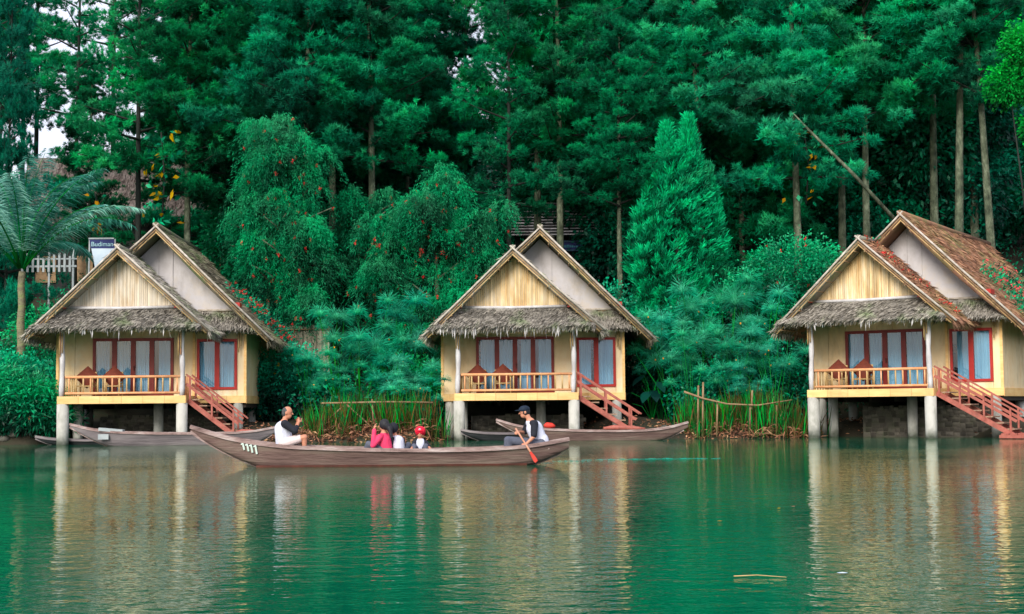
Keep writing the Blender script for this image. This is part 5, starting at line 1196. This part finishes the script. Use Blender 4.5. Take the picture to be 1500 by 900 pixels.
def redcap(e,hd,f,s,u,rot,k,neck,chest,L):
    h=MB(); ellips(h,hd+u*.052*k-f*.012,(.135*k,.135*k,.118*k),rot); 
    for q in (-1,1): capsule(h,hd+s*.095*k*q+u*.02*k-f*.03,hd+s*.088*k*q-u*.035*k-f*.03,.032*k,.024*k)
    ellips(h,hd+u*.055*k+f*.095*k,(.05*k,.07*k,.016*k),rot); fuse(h,'hat',M['redcloth'],e,.008,2)
    m_=MB(); ellips(m_,hd+f*.106*k+u*.085*k,(.012,.026,.026),rot,12,8); m_.build('hat_badge',M['whitepaint'],e)
passenger('small child in a red hat and black sleeved white shirt facing the camera',(616,663,.05),(616,650,.05),(615.5,642,.04),(615.5,634.5,.02),(-.05,-1,0),.80,
 [((608,649,.03),(604,655.5,-.08),(603,657,-.27),(0,0,-1)),((623.5,649,.03),(628,655,-.08),(630,657,-.27),(0,0,-1))],'white',('black',.15),redcap,(.0,-.22))

# ------------------------------------------------------------------ floating debris on the lake
rng=np.random.default_rng(55)
def floater(px,py,L,W,mat,label,cat,seed):
    r=np.random.default_rng(seed); u=(450-py)/F; Yd=None
    lo,hi=3.,60.
    for _ in range(50):
        md=(lo+hi)/2
        if at(px,py,md).z>0: lo=md
        else: hi=md
    p=at(px,py,lo); mb=MB(); n=12; vs=[(p.x+math.cos(t)*L*(1+r.uniform(-.3,.3)),p.y+math.sin(t)*W*(1+r.uniform(-.3,.3)),.012) for t in (2*math.pi*k/n for k in range(n))]
    vs.append((p.x,p.y,.017)); mb.add(vs,[(k,(k+1)%n,n) for k in range(n)],.5,True); return tag(mb.build('floating_scrap' if cat=='scrap' else 'floating_leaf',M[mat]),label,cat)
floater(1234,842,.035,.022,'foamtrash','pale blue scrap floating in front of the right cottage reflection','scrap',1)
mb=MB(); a=at(1075,845,5.0); mb.tube([(1.0*at(1075,845,9.3).x,9.3,.012),(at(1110,845,9.3).x,9.33,.014),(at(1150,847,9.3).x,9.25,.008)],[.004,.003,.002],6); tag(mb.build('floating_stick',M['tan']),'thin yellow stick floating between the reflections','stick')
floater(782,645.6,.25,.12,'yellow','yellow leaf afloat beside the pier of the middle cottage','leaf',3)
for k in range(16):
    r_=np.random.default_rng(700+k); px=float(r_.choice([120,300,455,620,860,1010,1150,1300]))+r_.uniform(-60,60); py=r_.uniform(690,800)
    floater(px,py,.022,.014,'dry' if k%2 else 'yellow','tiny dead leaf drifting on the open lake','leaf',k)['group']='dead leaves drifting on the lake'
# faint wake ridges left by the paddle
mb=MB()
for k,(px0,px1,py) in enumerate(((800,870,676),(838,985,673.5),(880,1080,672.5),(790,812,679))):
    lo,hi=3.,60.
    for _ in range(40):
        md=(lo+hi)/2
        if at((px0+px1)/2,py,md).z>0: lo=md
        else: hi=md
    a,b=at(px0,py,lo),at(px1,py-.3,lo); n=40; 
    for j in range(n):
        t0,t1=j/n,(j+1)/n; h=.022*math.sin(math.pi*(t0+t1)/2)*(.6+.4*math.sin(j*1.3+k))
        if h<.004: continue
        x0,x1=a.x+(b.x-a.x)*t0,a.x+(b.x-a.x)*t1; y=lo+.06*math.sin(j*.7+k)
        mb.add([(x0,y-.16,.001),(x1,y-.16,.001),(x1,y,h),(x0,y,h),(x0,y+.2,.001),(x1,y+.2,.001)],[(0,1,2,3),(3,2,5,4)],.5,True)
m,nt,b=new_mat('wake foam'); b.inputs['Base Color'].default_value=(.05,.42,.30,1); b.inputs['Roughness'].default_value=.15
o=mb.build('paddle_wake',m); tag(o,kind='structure')

# ------------------------------------------------------------------ world, sun, camera
SUN_EL,SUN_AZ=R(31),R(203)
w=bpy.data.worlds.new('World'); scene.world=w; w.use_nodes=True; nt=w.node_tree; bg=nt.nodes['Background']
sky=nt.nodes.new('ShaderNodeTexSky'); sky.sky_type='NISHITA'; sky.sun_disc=False; sky.sun_elevation=SUN_EL; sky.sun_rotation=SUN_AZ; sky.air_density=1.6; sky.dust_density=2.5
mixc=nt.nodes.new('ShaderNodeMix'); mixc.data_type='RGBA'; tc=nt.nodes.new('ShaderNodeTexCoord'); nz=nt.nodes.new('ShaderNodeTexNoise'); nz.inputs['Scale'].default_value=2.2; nz.inputs['Detail'].default_value=5
nt.links.new(tc.outputs['Generated'],nz.inputs[0]); mrn=nt.nodes.new('ShaderNodeMapRange'); nt.links.new(nz.outputs[0],mrn.inputs[0]); mrn.inputs[1].default_value=.3; mrn.inputs[2].default_value=.6; mrn.inputs[3].default_value=.45; mrn.inputs[4].default_value=.9
nt.links.new(mrn.outputs[0],mixc.inputs[0]); nt.links.new(sky.outputs[0],mixc.inputs[6]); mixc.inputs[7].default_value=(7.2,7.4,8.8,1)
nt.links.new(mixc.outputs[2],bg.inputs[0]); bg.inputs[1].default_value=.165
ld=bpy.data.lights.new('sun','SUN'); ld.energy=3.7; ld.angle=R(28); ld.color=(1,.95,.87); lo=bpy.data.objects.new('sun',ld); COL.objects.link(lo)
d=Vector((math.sin(SUN_AZ)*math.cos(SUN_EL),math.cos(SUN_AZ)*math.cos(SUN_EL),math.sin(SUN_EL))); lo.rotation_euler=d.to_track_quat('Z','Y').to_euler()
cd=bpy.data.cameras.new('camera'); cam=bpy.data.objects.new('camera',cd); COL.objects.link(cam); scene.camera=cam
cd.sensor_width=36; cd.lens=36*F/1500; cd.clip_end=2000; cd.clip_start=.1
cam.matrix_world=Matrix.Translation((0,0,CAMH))@(Matrix.Rotation(math.pi/2+PITCH,4,'X')@Matrix.Rotation(-ROLL,4,'Z'))
scene.view_settings.view_transform='Standard'; scene.view_settings.look='None'; scene.view_settings.exposure=0
scene.cycles.max_bounces=6; scene.cycles.diffuse_bounces=3; scene.cycles.glossy_bounces=3; scene.cycles.transparent_max_bounces=8; scene.cycles.caustics_reflective=False; scene.cycles.caustics_refractive=False
scene.cycles.use_adaptive_sampling=True; scene.cycles.use_denoising=True
